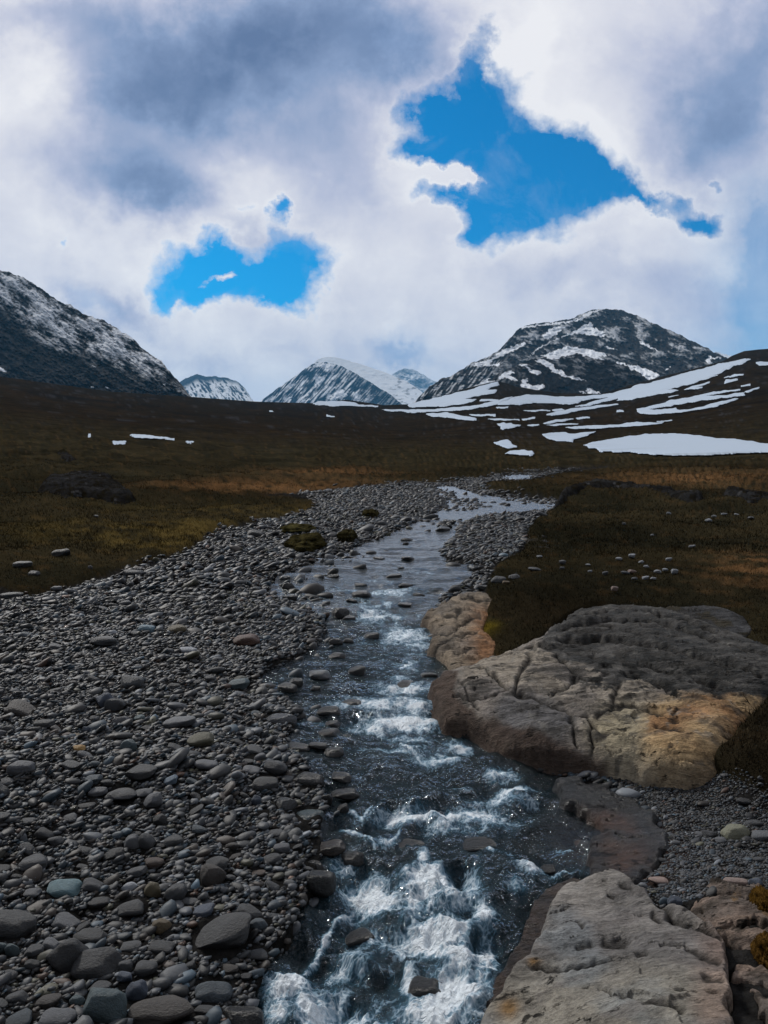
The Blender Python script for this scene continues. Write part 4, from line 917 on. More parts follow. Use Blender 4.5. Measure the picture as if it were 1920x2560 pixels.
WB = 'boulders standing in the stream'
INSTREAM = [(1107, 1318, 40, 17, 'largest dark stone in the upper channel where the two branches meet'), (1115, 1299, 26, 12, 'small dark stone behind the largest one in the upper channel'), (1018, 1344, 32, 9, 'flat dark stone alone in the shining upper channel'), (1018, 1389, 36, 13, 'dark block in the middle of the shining water'), (947, 1390, 30, 8, 'low dark stone left of the block in the shining water'), (1001, 1414, 26, 10, 'brownish stone just below the block in the shining water'),
 (833, 1433, 30, 11, 'lone dark stone in the calm left water'), (722, 1459, 36, 24, 'tall rounded dark boulder at the left water edge'), (711, 1437, 30, 14, 'grey stone just above the tall rounded boulder'), (725, 1484, 40, 16, 'dark flat boulder just below the tall rounded one'), (904, 1478, 50, 24, 'black square boulder in front of the first rapid'), (985, 1432, 44, 8, 'row of low dark rock across the middle water'), (898, 1456, 40, 11, 'low dark stone above the black square boulder'), (1012, 1456, 40, 11, 'low dark stone right of the black square boulder'), (1045, 1480, 34, 9, 'flat dark stone by the right bank of the first rapid'),
 (880, 1493, 32, 10, 'small dark stone left under the black square boulder'), (1012, 1504, 38, 10, 'dark stone in the white water below the first rapid'), (795, 1674, 58, 30, 'pale grey flat topped boulder in the left shallows'), (740, 1696, 36, 26, 'rear boulder of the dark pair in the left shallows'), (720, 1706, 52, 28, 'front boulder of the dark pair in the left shallows'), (788, 1709, 26, 14, 'small dark stone right of the dark pair'), (893, 1666, 44, 28, 'dark humped boulder in midstream level with the pale boulder'), (842, 1631, 44, 22, 'dark boulder left of the midstream rapid'),
 (925, 1580, 46, 20, 'dark boulder just left of the bright second rapid'), (839, 1595, 36, 22, 'dark boulder in the left group above the shallows'), (872, 1593, 30, 15, 'dark stone right beside the left group boulder'), (850, 1523, 50, 30, 'large dark boulder in the cluster above the second rapid'), (872, 1537, 36, 16, 'low dark stone in front of the large cluster boulder'), (1074, 1676, 42, 15, 'dark stone against the right bedrock edge'), (828, 1765, 66, 30, 'big black boulder left of the third rapid'), (875, 1745, 56, 18, 'low black rock just above the third rapid'), (1012, 1697, 50, 16, 'half sunk dark rock in the current before the third rapid'),
 (700, 1790, 84, 40, 'large smooth grey boulder at the left edge of the rapids'), (826, 1821, 58, 34, 'pointed dark boulder left below the third rapid'), (864, 1830, 32, 20, 'dark stone right beside the pointed boulder'), (835, 1866, 50, 26, 'dark split boulder below the pointed one'), (795, 1850, 46, 15, 'low dark stone left of the split boulder'), (745, 1855, 58, 16, 'long low dark stone left of the split boulder'), (832, 1796, 36, 20, 'small dark boulder above the pointed one'), (850, 1925, 54, 22, 'dark ridge shaped stone in the shallow left water'), (774, 1935, 76, 44, 'large dark rounded boulder at the left water edge of the lower run'),
 (861, 1968, 72, 22, 'long low dark rock upstream of the lower ledge'), (714, 2000, 58, 46, 'peaked grey boulder at the left edge of the lower run'), (772, 2024, 78, 34, 'teal grey wide boulder beside the peaked grey one'), (760, 2066, 44, 18, 'pale rounded stone in the wet margin below the teal boulder'), (818, 1981, 30, 34, 'brownish upright stone at the left water edge'), (857, 2004, 30, 38, 'dark upright rock at the left end of the lower ledge'), (822, 2100, 80, 38, 'wet brown boulder at the left edge below the lower ledge'), (803, 2190, 68, 58, 'dark glossy boulder with a white glint at the foam edge'), (788, 2147, 50, 28, 'wet dark stone above the glossy boulder'),
 (1015, 1992, 42, 26, 'brown sunken stone just above the lower ledge'), (1072, 2455, 90, 84, 'round boulder with water pouring over it in the bottom foam'), (1110, 2432, 40, 40, 'dark knob beside the water covered round boulder'), (610, 2535, 84, 64, 'wet dark boulder at the bottom edge in the left foam'), (1469, 2089, 62, 26, 'sunken brown stone in the right backwater'), (1373, 2147, 42, 26, 'sunken dark stone in the right side current'), (1020, 2090, 110, 36, 'broad dark rock under the falling water below the lower ledge'), (885, 2120, 60, 36, 'dark wet rock between thin foam strands'), (1195, 2085, 90, 34, 'dark wet rock right below the lower ledge'), (900, 2310, 70, 40, 'dark rock showing through the main cascade'), (960, 2400, 80, 46, 'dark rock in the middle of the bottom cascade')]
PALES = {(795, 1674): LG, (700, 1790): (.085, .085, .09), (772, 2024): TL, (760, 2066): (.17, .16, .13), (714, 2000): MG, (711, 1437): MG, (1469, 2089): (.05, .03, .022), (822, 2100): (.05, .037, .028), (1015, 1992): (.06, .036, .026)}
SUNK = {(1072, 2455): .45, (1469, 2089): .75, (1373, 2147): .6, (1015, 1992): .55, (1020, 2090): .62, (885, 2120): .5, (1195, 2085): .62, (900, 2310): .55, (960, 2400): .55, (1012, 1697): .5, (985, 1432): .5}
for (px, py, w, h, lb) in INSTREAM:
    put_stone(px, py, w, h, PALES.get((px, py), (.028, .027, .026)), lb, 'boulder', 'boulder', WB, wet=True, sink=SUNK.get((px, py), .3))

ME = 'pale stones scattered on the right meadow'
MEADOW = [(1348, 1409, 15, 6, 'flat pale stone at the upper left of the meadow scatter'), (1336, 1439, 32, 9, 'long pale grey stone at the left end of the meadow scatter'), (1406, 1423, 17, 11, 'grey stone standing on end in the meadow'), (1547, 1419, 16, 8, 'white stone at the top of the meadow scatter, left of another'), (1579, 1413, 17, 10, 'white stone at the top of the meadow scatter, right of another'), (1672, 1419, 16, 8, 'pale stone alone at the upper right of the meadow scatter'), (1475, 1449, 12, 6, 'tiny pale stone left of the meadow cluster'), (1513, 1455, 15, 9, 'grey stone at the left of the meadow cluster'),
 (1562, 1458, 21, 8, 'flat grey stone in the middle of the meadow cluster'), (1580, 1453, 21, 9, 'pinkish stone in the middle of the meadow cluster'), (1602, 1431, 14, 7, 'small white stone above the middle of the meadow cluster'), (1616, 1441, 14, 7, 'white stone between the cluster and its right row'), (1643, 1449, 18, 9, 'pale stone at the left end of the right row in the meadow'), (1662, 1446, 14, 8, 'small pale stone in the right row in the meadow'), (1686, 1449, 17, 14, 'tilted white stone at the right end of the meadow row'), (1585, 1475, 15, 8, 'grey stone below the middle of the meadow cluster'), (1614, 1468, 18, 9, 'flat pale stone right below the meadow cluster'), (1632, 1466, 15, 7, 'flat pale stone at the lower right of the meadow cluster'),
 (1536, 1498, 18, 14, 'lone pinkish round stone below the meadow cluster'), (1405, 1443, 12, 7, 'small grey stone under the standing one in the meadow'), (1470, 1428, 12, 5, 'tiny pale chip left of the top white stones'), (1770, 1306, 18, 8, 'pale flat stone on the far meadow, biggest of its group'), (1785, 1292, 12, 7, 'pale stone just above the biggest of the far meadow group'), (1810, 1290, 14, 6, 'pale stone in the middle of the far meadow group'), (1840, 1287, 14, 6, 'pale stone at the right of the far meadow group'), (1878, 1298, 16, 6, 'pale grey stone near the right edge on the far meadow'), (1730, 1381, 16, 7, 'white stone alone on the middle meadow'), (1672, 1292, 12, 7, 'pale stone at the left of the far meadow group'), (1630, 1350, 10, 5, 'small pale chip on the middle meadow'), (1560, 1334, 10, 6, 'small grey chip above the middle meadow'),
 (1190, 1592, 22, 6, 'white flat chip on the orange ledge by the moss')]
for (px, py, w, h, lb) in MEADOW:
    c = (.24, .16, .13) if 'pink' in lb else ((.10, .10, .105) if 'grey' in lb else (.23, .23, .235))
    put_stone(px, py, w, h, c, lb, 'field_stone', 'stone', ME, sink=.28, dz=.12 if px == 1190 else 0.02)
RB = 'stones at the foot of the right grassy bank'
for (px, py, w, h, col, lb) in [(1244, 1472, 40, 20, MG, 'grey angular stone at the foot of the mossy bank by the ledge'), (1210, 1470, 34, 16, DG, 'dark stone left beside the grey angular one at the bank foot'), (1165, 1484, 36, 18, MG, 'slanted grey stone above the ledge at the stream edge'), (1140, 1472, 30, 22, MG, 'peaked grey stone above the ledge at the stream edge'), (1285, 1465, 30, 14, MG, 'grey stone in the moss right of the bank foot'), (1265, 1478, 20, 10, OC, 'small ochre stone in the moss at the bank foot')]:
    put_stone(px, py, w, h, col, lb, 'bank_stone', 'stone', RB)
LM = 'stones in the grass on the left edge of the bar'
for (px, py, w, h, col, lb) in [(58, 1432, 40, 16, MG, 'grey stone in the left grass, uppermost near the edge'), (87, 1447, 30, 20, MG, 'rounded grey stone in the left grass right of the uppermost'), (30, 1487, 52, 20, MG, 'broad low stone where the left grass meets the cobbles'), (140, 1476, 26, 12, LG, 'light stone at the edge of the left grass'), (190, 1471, 24, 14, LG, 'light rounded stone at the grass edge right of another light one'), (333, 1432, 48, 20, MG, 'large domed stone at the grass edge farther right'), (226, 1434, 11, 8, LG, 'little light stone alone in the left grass'), (154, 1396, 44, 20, DG, 'dark low rock sunk in the left grass'), (241, 1312, 10, 6, LG, 'tiny light stone below the streaked crag'), (822, 1383, 36, 22, LG, 'pale grey boulder at the left corner of the shining channel'), (958, 1310, 34, 16, MG, 'grey rounded boulder on the far gravel bar'), (770, 1408, 34, 14, DG, 'dark boulder at the water edge below the pale corner boulder'), (640, 1335, 46, 20, DG, 'dark boulder on the far left of the gravel near the grass')]:
    put_stone(px, py, w, h, col, lb, 'edge_stone', 'stone', LM)
BE = 'stones on the dark gravel beach'
for (px, py, w, h, col, lb) in [(1842, 2084, 62, 42, (.21, .195, .13), 'big yellowish angular rock on the dark gravel beach'), (1906, 2100, 44, 24, LG, 'grey rock right of the big yellowish one'), (1773, 2088, 30, 18, MG, 'grey stone left of the big yellowish rock'), (1750, 2084, 20, 10, LG, 'light flat stone farther left on the dark gravel'), (1650, 2203, 52, 20, (.30, .20, .16), 'pink flat stone near the top of the pale slab'), (1686, 2262, 32, 28, BL, 'blue grey angular stone wedged beside the pale slab'), (1690, 2115, 18, 11, LG, 'small light stone alone on the dark gravel'), (1664, 2040, 11, 13, WH, 'tiny white stone standing on the dark gravel'), (1890, 2219, 28, 20, BL, 'blue stone next to the ochre moss'), (1838, 2219, 54, 12, (.30, .21, .17), 'pale pinkish flat stone above the layered shelves'), (1866, 2200, 22, 14, MG, 'grey round stone above the blue stone'), (1895, 2162, 22, 14, MG, 'round grey stone near the right edge of the beach'),
 (1800, 2108, 26, 12, LG, 'flat light stone below the big yellowish rock'), (1776, 2118, 16, 10, LG, 'light pebble below the grey stone on the beach'), (1860, 2010, 34, 14, DG, 'dark stone under the shaded mossy bank'), (1655, 2214, 26, 9, LG, 'light chip just below the pink flat stone'), (1687, 2238, 18, 10, LG, 'light pebble above the blue grey angular stone'), (1885, 2065, 36, 12, MG, 'flat grey stone above the rock at the right edge'), (1655, 2148, 22, 12, DG, 'dark stone at the backwater edge')]:
    put_stone(px, py, w, h, col, lb, 'beach_stone', 'stone', BE)

# remaining larger cobbles of the bar, one object each
taken = np.array([(s[0], s[1], max(s[2], s[3])) for s in STONES])
COLS = [((.050, .049, .049), 'dark grey', .34), ((.075, .074, .076), 'grey', .28), ((.125, .122, .126), 'light grey', .12), ((.058, .048, .042), 'brownish', .10), ((.070, .085, .095), 'bluish', .09), ((.085, .08, .06), 'olive grey', .04), ((.10, .066, .050), 'reddish', .03)]
cw = np.array([c[2] for c in COLS]); cw = cw / cw.sum()
made = 0; tries = 0
while made < 130 and tries < 9000:
    tries += 1
    py = 1480 + 1080 * random.random() ** .8; px = random.uniform(-30, 860)
    if smp(g_hard, px, py) < .9 or smp(s_soft, px, py) > .3: continue
    bx, by, bz = [float(v) for v in base(px, py)]
    W = min(.22, .084 * math.exp(random.gauss(0, .30))) * (1.0 if py < 1900 else 1.05)
    if taken.size and np.any(np.hypot(taken[:, 0] - bx, taken[:, 1] - by) < (taken[:, 2] + W * .5) * .85): continue
    dist = math.hypot(by, bz - CZ)
    w = W / dist * F
    if w < 20: continue
    ci = int(rng.choice(len(COLS), p=cw)); col, cn, _ = COLS[ci]
    hh = w * random.uniform(.36, .62)
    big = 'large' if w > 52 else 'medium'
    zone = 'in the lower left corner of the cobble bar' if py > 2200 and px < 400 else 'on the lower bar near the foaming water' if py > 2100 else 'on the left side of the cobble bar' if px < 280 else 'near the shallow water of the cobble bar' if px > 520 else 'in the middle of the cobble bar'
    sh = random.randrange(16)
    kind = ('rounded', 'rounded', 'blunt', 'blocky', 'angular')[sh % 5]
    f = random.uniform(.8, 1.25)
    o = put_stone(px, py, w, hh, tuple(np.array(col) * f), f'{big} {cn} {kind} stone {zone}', 'river_stone', 'stone', f'{big} {cn} {kind} stones {zone}', rot=-random.random() ** 2 * .6, shape=sh)
    taken = np.vstack([taken, (bx, by, W * .5)]); made += 1

# the thousands of smaller cobbles
LOW = [stone_shape(1, 300 + i, .2 + (i % 4) / 3.4) for i in range(14)]
MID = [stone_shape(2, 340 + i, .15 + (i % 5) / 4) for i in range(18)]
PAL = np.array([(.050, .049, .049), (.075, .074, .076), (.11, .108, .112), (.062, .046, .036), (.058, .082, .100), (.17, .17, .175), (.095, .085, .052), (.125, .065, .042), (.034, .033, .033)])
PW = np.array([.26, .19, .10, .12, .14, .065, .04, .014, .085]); PW = PW / PW.sum()

def scatter(d, cov, dmin, dmax, proto, xr, seed, ok, flat=(.26, .56), wet=False, colf=None):
    r = np.random.default_rng(seed)
    cell = d * math.sqrt(.62 / cov)
    xs = np.arange(xr[0], xr[1], cell); ys = np.arange(dmin, dmax, cell)
    X, Y = np.meshgrid(xs, ys)
    X = X + r.uniform(-.5, .5, X.shape) * cell * .95; Y = Y + r.uniform(-.5, .5, X.shape) * cell * .95
    X = X.ravel(); Y = Y.ravel()
    q = np.abs(X) < Y * .74 + .6
    X, Y = X[q], Y[q]
    px, py = w2p(X, Y)
    q = ok(px, py, X, Y)
    X, Y, px, py = X[q], Y[q], px[q], py[q]
    dm = d * np.exp(r.normal(0, .24, len(X)))
    for s in taken:
        if s[1] < dmin - 1 or s[1] > dmax + 1: continue
        k = np.hypot(X - s[0], Y - s[1]) > (s[2] * .85 + dm * .3)
        X, Y, px, py, dm = X[k], Y[k], px[k], py[k], dm[k]
    _, _, z = base(px, py)
    z = z - .045 - dm * .08 if wet else z + gnoise(X, Y, px, py)
    a = dm * .5 * r.uniform(1.0, 1.55, len(X)); b = dm * .5 * r.uniform(.6, .95, len(X)); c = dm * .5 * r.uniform(*flat, len(X))
    yaw = r.normal(0, .6, len(X)); tx = r.normal(.12, .18, len(X)); ty = r.normal(-.30, .30, len(X))
    col = PAL[r.choice(len(PAL), len(X), p=PW)] * np.exp(r.normal(0, .38, (len(X), 1))) * np.array([.45, .50, .545]) * (1 + .5 * fbm(X * .7, Y * .7, 3, 183))[:, None]
    if colf is not None: col = colf(X, Y, px, py) * np.exp(r.normal(-.12, .35, (len(X), 1)))
    pid = r.integers(0, len(proto), len(X))
    Vs, Fs, Cs = [], [], []; k = 0
    for p in range(len(proto)):
        s = np.where(pid == p)[0]
        if not len(s): continue
        V, Fc = proto[p]
        L = V[None] * np.stack([a[s], b[s], c[s]], -1)[:, None]
        cy, sy = np.cos(ty[s])[:, None], np.sin(ty[s])[:, None]
        L = np.stack([L[..., 0] * cy + L[..., 2] * sy, L[..., 1], -L[..., 0] * sy + L[..., 2] * cy], -1)
        cx, sx = np.cos(tx[s])[:, None], np.sin(tx[s])[:, None]
        L = np.stack([L[..., 0], L[..., 1] * cx - L[..., 2] * sx, L[..., 1] * sx + L[..., 2] * cx], -1)
        cz, sz = np.cos(yaw[s])[:, None], np.sin(yaw[s])[:, None]
        L = np.stack([L[..., 0] * cz - L[..., 1] * sz, L[..., 0] * sz + L[..., 1] * cz, L[..., 2]], -1)
        L = L + np.stack([X[s], Y[s], z[s] + c[s] * .28], -1)[:, None]
        Vs.append(L.reshape(-1, 3)); n = len(V)
        Fs.append((Fc[None] + (np.arange(len(s)) * n)[:, None, None] + k).reshape(-1, 3)); k += len(s) * n
        Cs.append(np.repeat(col[s], n, 0))
    return np.concatenate(Vs), np.concatenate(Fs), np.concatenate(Cs)

def ok_bar(px, py, x, y):
    g = smp(g_wide, px, py) + .22 * perlin(x * 1.6, y * 1.6, 66) + .18 * perlin(x * 6, y * 6, 65)
    s = smp(s_soft, px, py) + .18 * perlin(x * 4, y * 4, 67)
    pu = np.random.default_rng(int(len(px)) + 5).random(len(px))
    inst = (s > .55) & (pu > .05)
    mar = (s > .35) & (s <= .55) & (pu > .5)
    return (g > .55) & ~inst & ~mar & (smp(rock_hard, px, py) < .4) & (smp(beach_soft, px, py) < .5) & (smp(b_soft, px, py) < .4) & (px > -460) & (px < 2150) & ~((px > 1250) & (py > 2150)) & ~((px > 1130) & (py > 1490) & (py < 1900))
def ok_shallow(px, py, x, y):
    w_ = smp(s_wide, px, py)
    edge = np.interp(py, [1380, 1450, 1520, 1600, 1700, 1800, 1900, 2100, 2300], [900, 840, 880, 880, 850, 850, 860, 830, 770])
    return (w_ > .25) & (w_ < .97) & (px < edge + 40 * perlin(x * 1.5, y * 1.5, 12)) & (py > 1370) & (py < 2330)
def ok_up(px, py, x, y):
    return (smp(s_soft, px, py) > .45) & (py < 1560) & (py > 1195) & (fbm(x * .8, y * .5, 3, 141) > .02)
def ok_far(px, py, x, y):
    return (smp(s_soft, px, py) > .3) & (py < 1312) & (py > 1195) & (perlin(x * .5, y * .22, 143) > -.05)
def ok_beach(px, py, x, y):
    return (smp(beach_soft, px, py) > .45) & (smp(rock_hard, px, py) < .4) & (smp(s_soft, px, py) < .55) & (px < 2500)
def thin(f, ok):
    def g(px, py, x, y):
        return ok(px, py, x, y) & (np.random.default_rng(3).random(len(px)) < f(px, py, x, y))
    return g
def ok_coarse(px, py, x, y):
    return ok_bar(px, py, x, y) & (fbm(x * .55, y * .55, 4, 181) > -.06)
parts = []
XR = (-30, 30)
parts.append(scatter(.14, .08, 4.5, 30, MID, XR, 1, ok_coarse))
parts.append(scatter(.085, .24, 2.3, 13, MID, XR, 2, ok_coarse))
parts.append(scatter(.095, .42, 12, 45, LOW, XR, 3, ok_bar))
parts.append(scatter(.055, .40, 2.3, 8, MID, (-6, 6), 4, ok_bar))
parts.append(scatter(.065, .50, 7.5, 20, LOW, (-14, 14), 5, ok_bar))
parts.append(scatter(.036, .75, 2.2, 9., LOW, (-5, 5), 6, ok_bar))
parts.append(scatter(.024, .60, 2.2, 6.2, LOW, (-4, 4), 7, ok_bar))
for P_ in (scatter(.17, .08, 9, 30, MID, XR, 10, ok_up, (.4, .7), True), scatter(.15, .34, 15, 32, LOW, XR, 12, ok_far, (.35, .6), True), scatter(.15, .10, 3.2, 14, MID, (-6, 3), 8, ok_shallow, (.4, .7), True), scatter(.09, .08, 3.2, 14, MID, (-6, 3), 9, ok_shallow, (.4, .7), True)):
    parts.append((P_[0], P_[1], P_[2] * .6))
Vs, Fs, Cs, k = [], [], [], 0
for V, f, c in parts:
    Vs.append(V); Fs.append(f + k); Cs.append(c); k += len(V)
print('cobble verts', k, 'faces', sum(len(f) for f in Fs))
obj('cobbles', make_mesh('cobbles', np.concatenate(Vs), np.concatenate(Fs), M_cobble, np.concatenate(Cs)), 'dense bed of small dark grey cobbles covering the bars along the stream', 'cobbles', kind='stuff')
parts = [scatter(.020, .22, 3.2, 5.8, LOW, (0, 4), 21, ok_beach), scatter(.038, .05, 3.2, 5.8, MID, (0, 4), 22, ok_beach), scatter(.012, .65, 3.2, 5.6, LOW, (0, 4), 23, ok_beach)]
Vs, Fs, Cs, k = [], [], [], 0
for V, f, c in parts:
    Vs.append(V); Fs.append(f + k); Cs.append(c); k += len(V)
obj('gravel', make_mesh('gravel', np.concatenate(Vs), np.concatenate(Fs), M_cobble, np.concatenate(Cs)), 'fine dark gravel with pale specks on the small beach under the mossy bank', 'gravel', kind='stuff')

# ------------------------------------------------------------------ low tundra growth
def blades(n, d0, d1, seed, hgt, ok):
    r = np.random.default_rng(seed)
    Y = d0 * (d1 / d0) ** r.random(n); X = (r.random(n) * 2 - 1) * (Y * .62)
    px, py = w2p(X, Y)
    q = ok(px, py, X, Y); X, Y, px, py = X[q], Y[q], px[q], py[q]
    _, _, z = base(px, py); z = z + gnoise(X, Y, px, py)
    c = ground_color(X, Y, px, py) * r.uniform(.45, 1.6, (len(X), 1)) * (.75 + 1.3 * sstep(-.25, .3, fbm(X * 1.6, Y * 1.1, 4, 171)))[:, None] * (1.25 - .5 * sstep(18, 40, Y))[:, None]
    h = hgt * r.uniform(.4, 1.3, len(X)); w = h * r.uniform(.10, .22, len(X)); a = r.uniform(0, 2 * math.pi, len(X)); l = r.normal(0, .5, (len(X), 2)) * h[:, None]
    dx, dy = np.cos(a) * w, np.sin(a) * w
    V = np.stack([np.stack([X - dx, Y - dy, z - .01], -1), np.stack([X + dx, Y + dy, z - .01], -1), np.stack([X + l[:, 0], Y + l[:, 1], z + h], -1)], 1)
    return V.reshape(-1, 3), np.arange(len(X) * 3).reshape(-1, 3), np.repeat(c, 3, 0)
def ok_veg(px, py, x, y):
    g = np.maximum(smp(g_soft, px, py) * (1 - smp(b_soft, px, py)), smp(rock_soft, px, py)) + .5 * perlin(x * 2.2, y * 2.2, 33) * (smp(g_wide, px, py) < .97)
    return (g < .62) & (px > -250) & (px < 2150) & (py > 1130)
Vs, Fs, Cs, k = [], [], [], 0
for V, f, c in (blades(170000, 4.2, 14, 71, .026, ok_veg), blades(150000, 11, 40, 72, .042, ok_veg)):
    Vs.append(V); Fs.append(f + k); Cs.append(c); k += len(V)
obj('tundra_grass', make_mesh('tundra_grass', np.concatenate(Vs), np.concatenate(Fs), M_grass, np.concatenate(Cs), smooth=False), 'short brown and olive tundra grass on both sides of the stream', 'grass', kind='stuff')

# mossy hummocks on the gravel and ochre moss at the right edge
def hummock(name, px, py, w, h, hz, color, label, cat, group, fuzz=.05, seed=0):
    bx, by, bz = [float(v) for v in base(px, py)]
    dist = math.sqrt(bx * bx + by * by + (bz - CZ) ** 2)
    W = w / F * dist * .5
    V, Fc = icosphere(6)
    th = math.atan2(CZ - bz, by)
    dep = max(W * .7, h / F * dist / math.sin(max(th, .05)) * .35)
    nn = p3(V, seed + 60, 1.6) * .25 + p3(V, seed + 61, 5.) * .10 + p3(V, seed + 63, 16.) * fuzz
    V = V * (1 + nn)[:, None] * np.array([W, min(dep, W * 2.), hz])
    r = np.random.default_rng(seed)
    c = np.asarray(color) * (1 + 1.2 * p3(V / W, seed + 62, 3.))[:, None]
    c = np.clip(c, .003, 1)
    V = V + np.array([bx, by, bz + hz * .15])
    return obj(name, make_mesh(name, V, Fc, M_ground, c), label, cat, group)
MO = 'mossy hummocks on the far gravel bar'
hummock('moss_hummock', 768, 1364, 96, 44, .17, (.040, .034, .014), 'largest brown mossy hummock on the gravel beside the shining channel', 'moss', MO, seed=1)
hummock('moss_hummock', 868, 1349, 50, 30, .16, (.032, .028, .013), 'dark mossy hummock right behind the largest one', 'moss', MO, seed=2)
hummock('moss_hummock', 744, 1326, 90, 18, .10, (.045, .040, .016), 'low flat mossy patch above the largest hummock', 'moss', MO, seed=3)
hummock('moss_hummock', 925, 1290, 44, 12, .13, (.038, .032, .014), 'small mossy hummock farther up the gravel bar', 'moss', MO, seed=4)
OM = 'ochre moss tufts at the right edge'
hummock('moss_tuft', 1918, 2282, 50, 84, .075, (.075, .042, .010), 'upper shaggy ochre moss tuft at the right edge above the layered rock', 'moss', OM, .2, 5)
hummock('moss_tuft', 1922, 2398, 46, 74, .07, (.07, .038, .010), 'lower shaggy ochre moss tuft at the right edge beside the pale slab', 'moss', OM, .2, 6)

# bare dwarf shrub on the outcrop's right end
def twig_shrub(px, py):
    bx, by, bz = [float(v) for v in base(px, py)]
    Vs, Fs, k = [], [], 0
    r = np.random.default_rng(5)
    def tube(p, q, ra, rb):
        nonlocal k
        d = q - p; d = d / np.linalg.norm(d); u = np.cross(d, (0, 0, 1.)); u /= np.linalg.norm(u) + 1e-9; v = np.cross(d, u)
        ring = [np.cos(t) * u + np.sin(t) * v for t in np.arange(5) * 2 * math.pi / 5]
        Vs.extend([p + ra * g for g in ring] + [q + rb * g for g in ring])
        for i in range(5): Fs.append((k + i, k + (i + 1) % 5, k + 5 + (i + 1) % 5, k + 5 + i))
        k += 10
    b0 = np.array([bx, by, bz - .03])
    for i in range(9):
        dirn = np.array([r.uniform(-1, .5), r.uniform(-.5, .2), r.uniform(.25, .8)]); p = b0 + np.array([r.uniform(-.05, .05), r.uniform(-.05, .05), 0])
        for s in range(4):
            q = p + dirn / np.linalg.norm(dirn) * r.uniform(.05, .09)
            tube(p, q, .005 - .001 * s, .004 - .001 * s)
            if s > 0:
                tube(p, p + (dirn + r.normal(0, .6, 3)) * .06, .003, .0015)
            p = q; dirn = dirn + r.normal(0, .25, 3)
    c = np.tile((.025, .017, .012), (k, 1))
    obj('dwarf_shrub', make_mesh('dwarf_shrub', np.array(Vs), np.array(Fs), M_grass, c), 'bare dark twiggy dwarf shrub at the right end of the big outcrop', 'shrub')
twig_shrub(1905, 1822)

# ------------------------------------------------------------------ light
SUN_AZ, SUN_EL = math.radians(-38), math.radians(34)
sd = Vector((math.sin(SUN_AZ) * math.cos(SUN_EL), math.cos(SUN_AZ) * math.cos(SUN_EL), math.sin(SUN_EL)))
L = bpy.data.lights.new('sun', 'SUN'); L.energy = 2.7; L.angle = math.radians(7); L.color = (1, .96, .90)
lo = bpy.data.objects.new('sun', L); C.objects.link(lo)
lo.rotation_euler = sd.to_track_quat('Z', 'Y').to_euler(); lo.location = (-40, 60, 60)

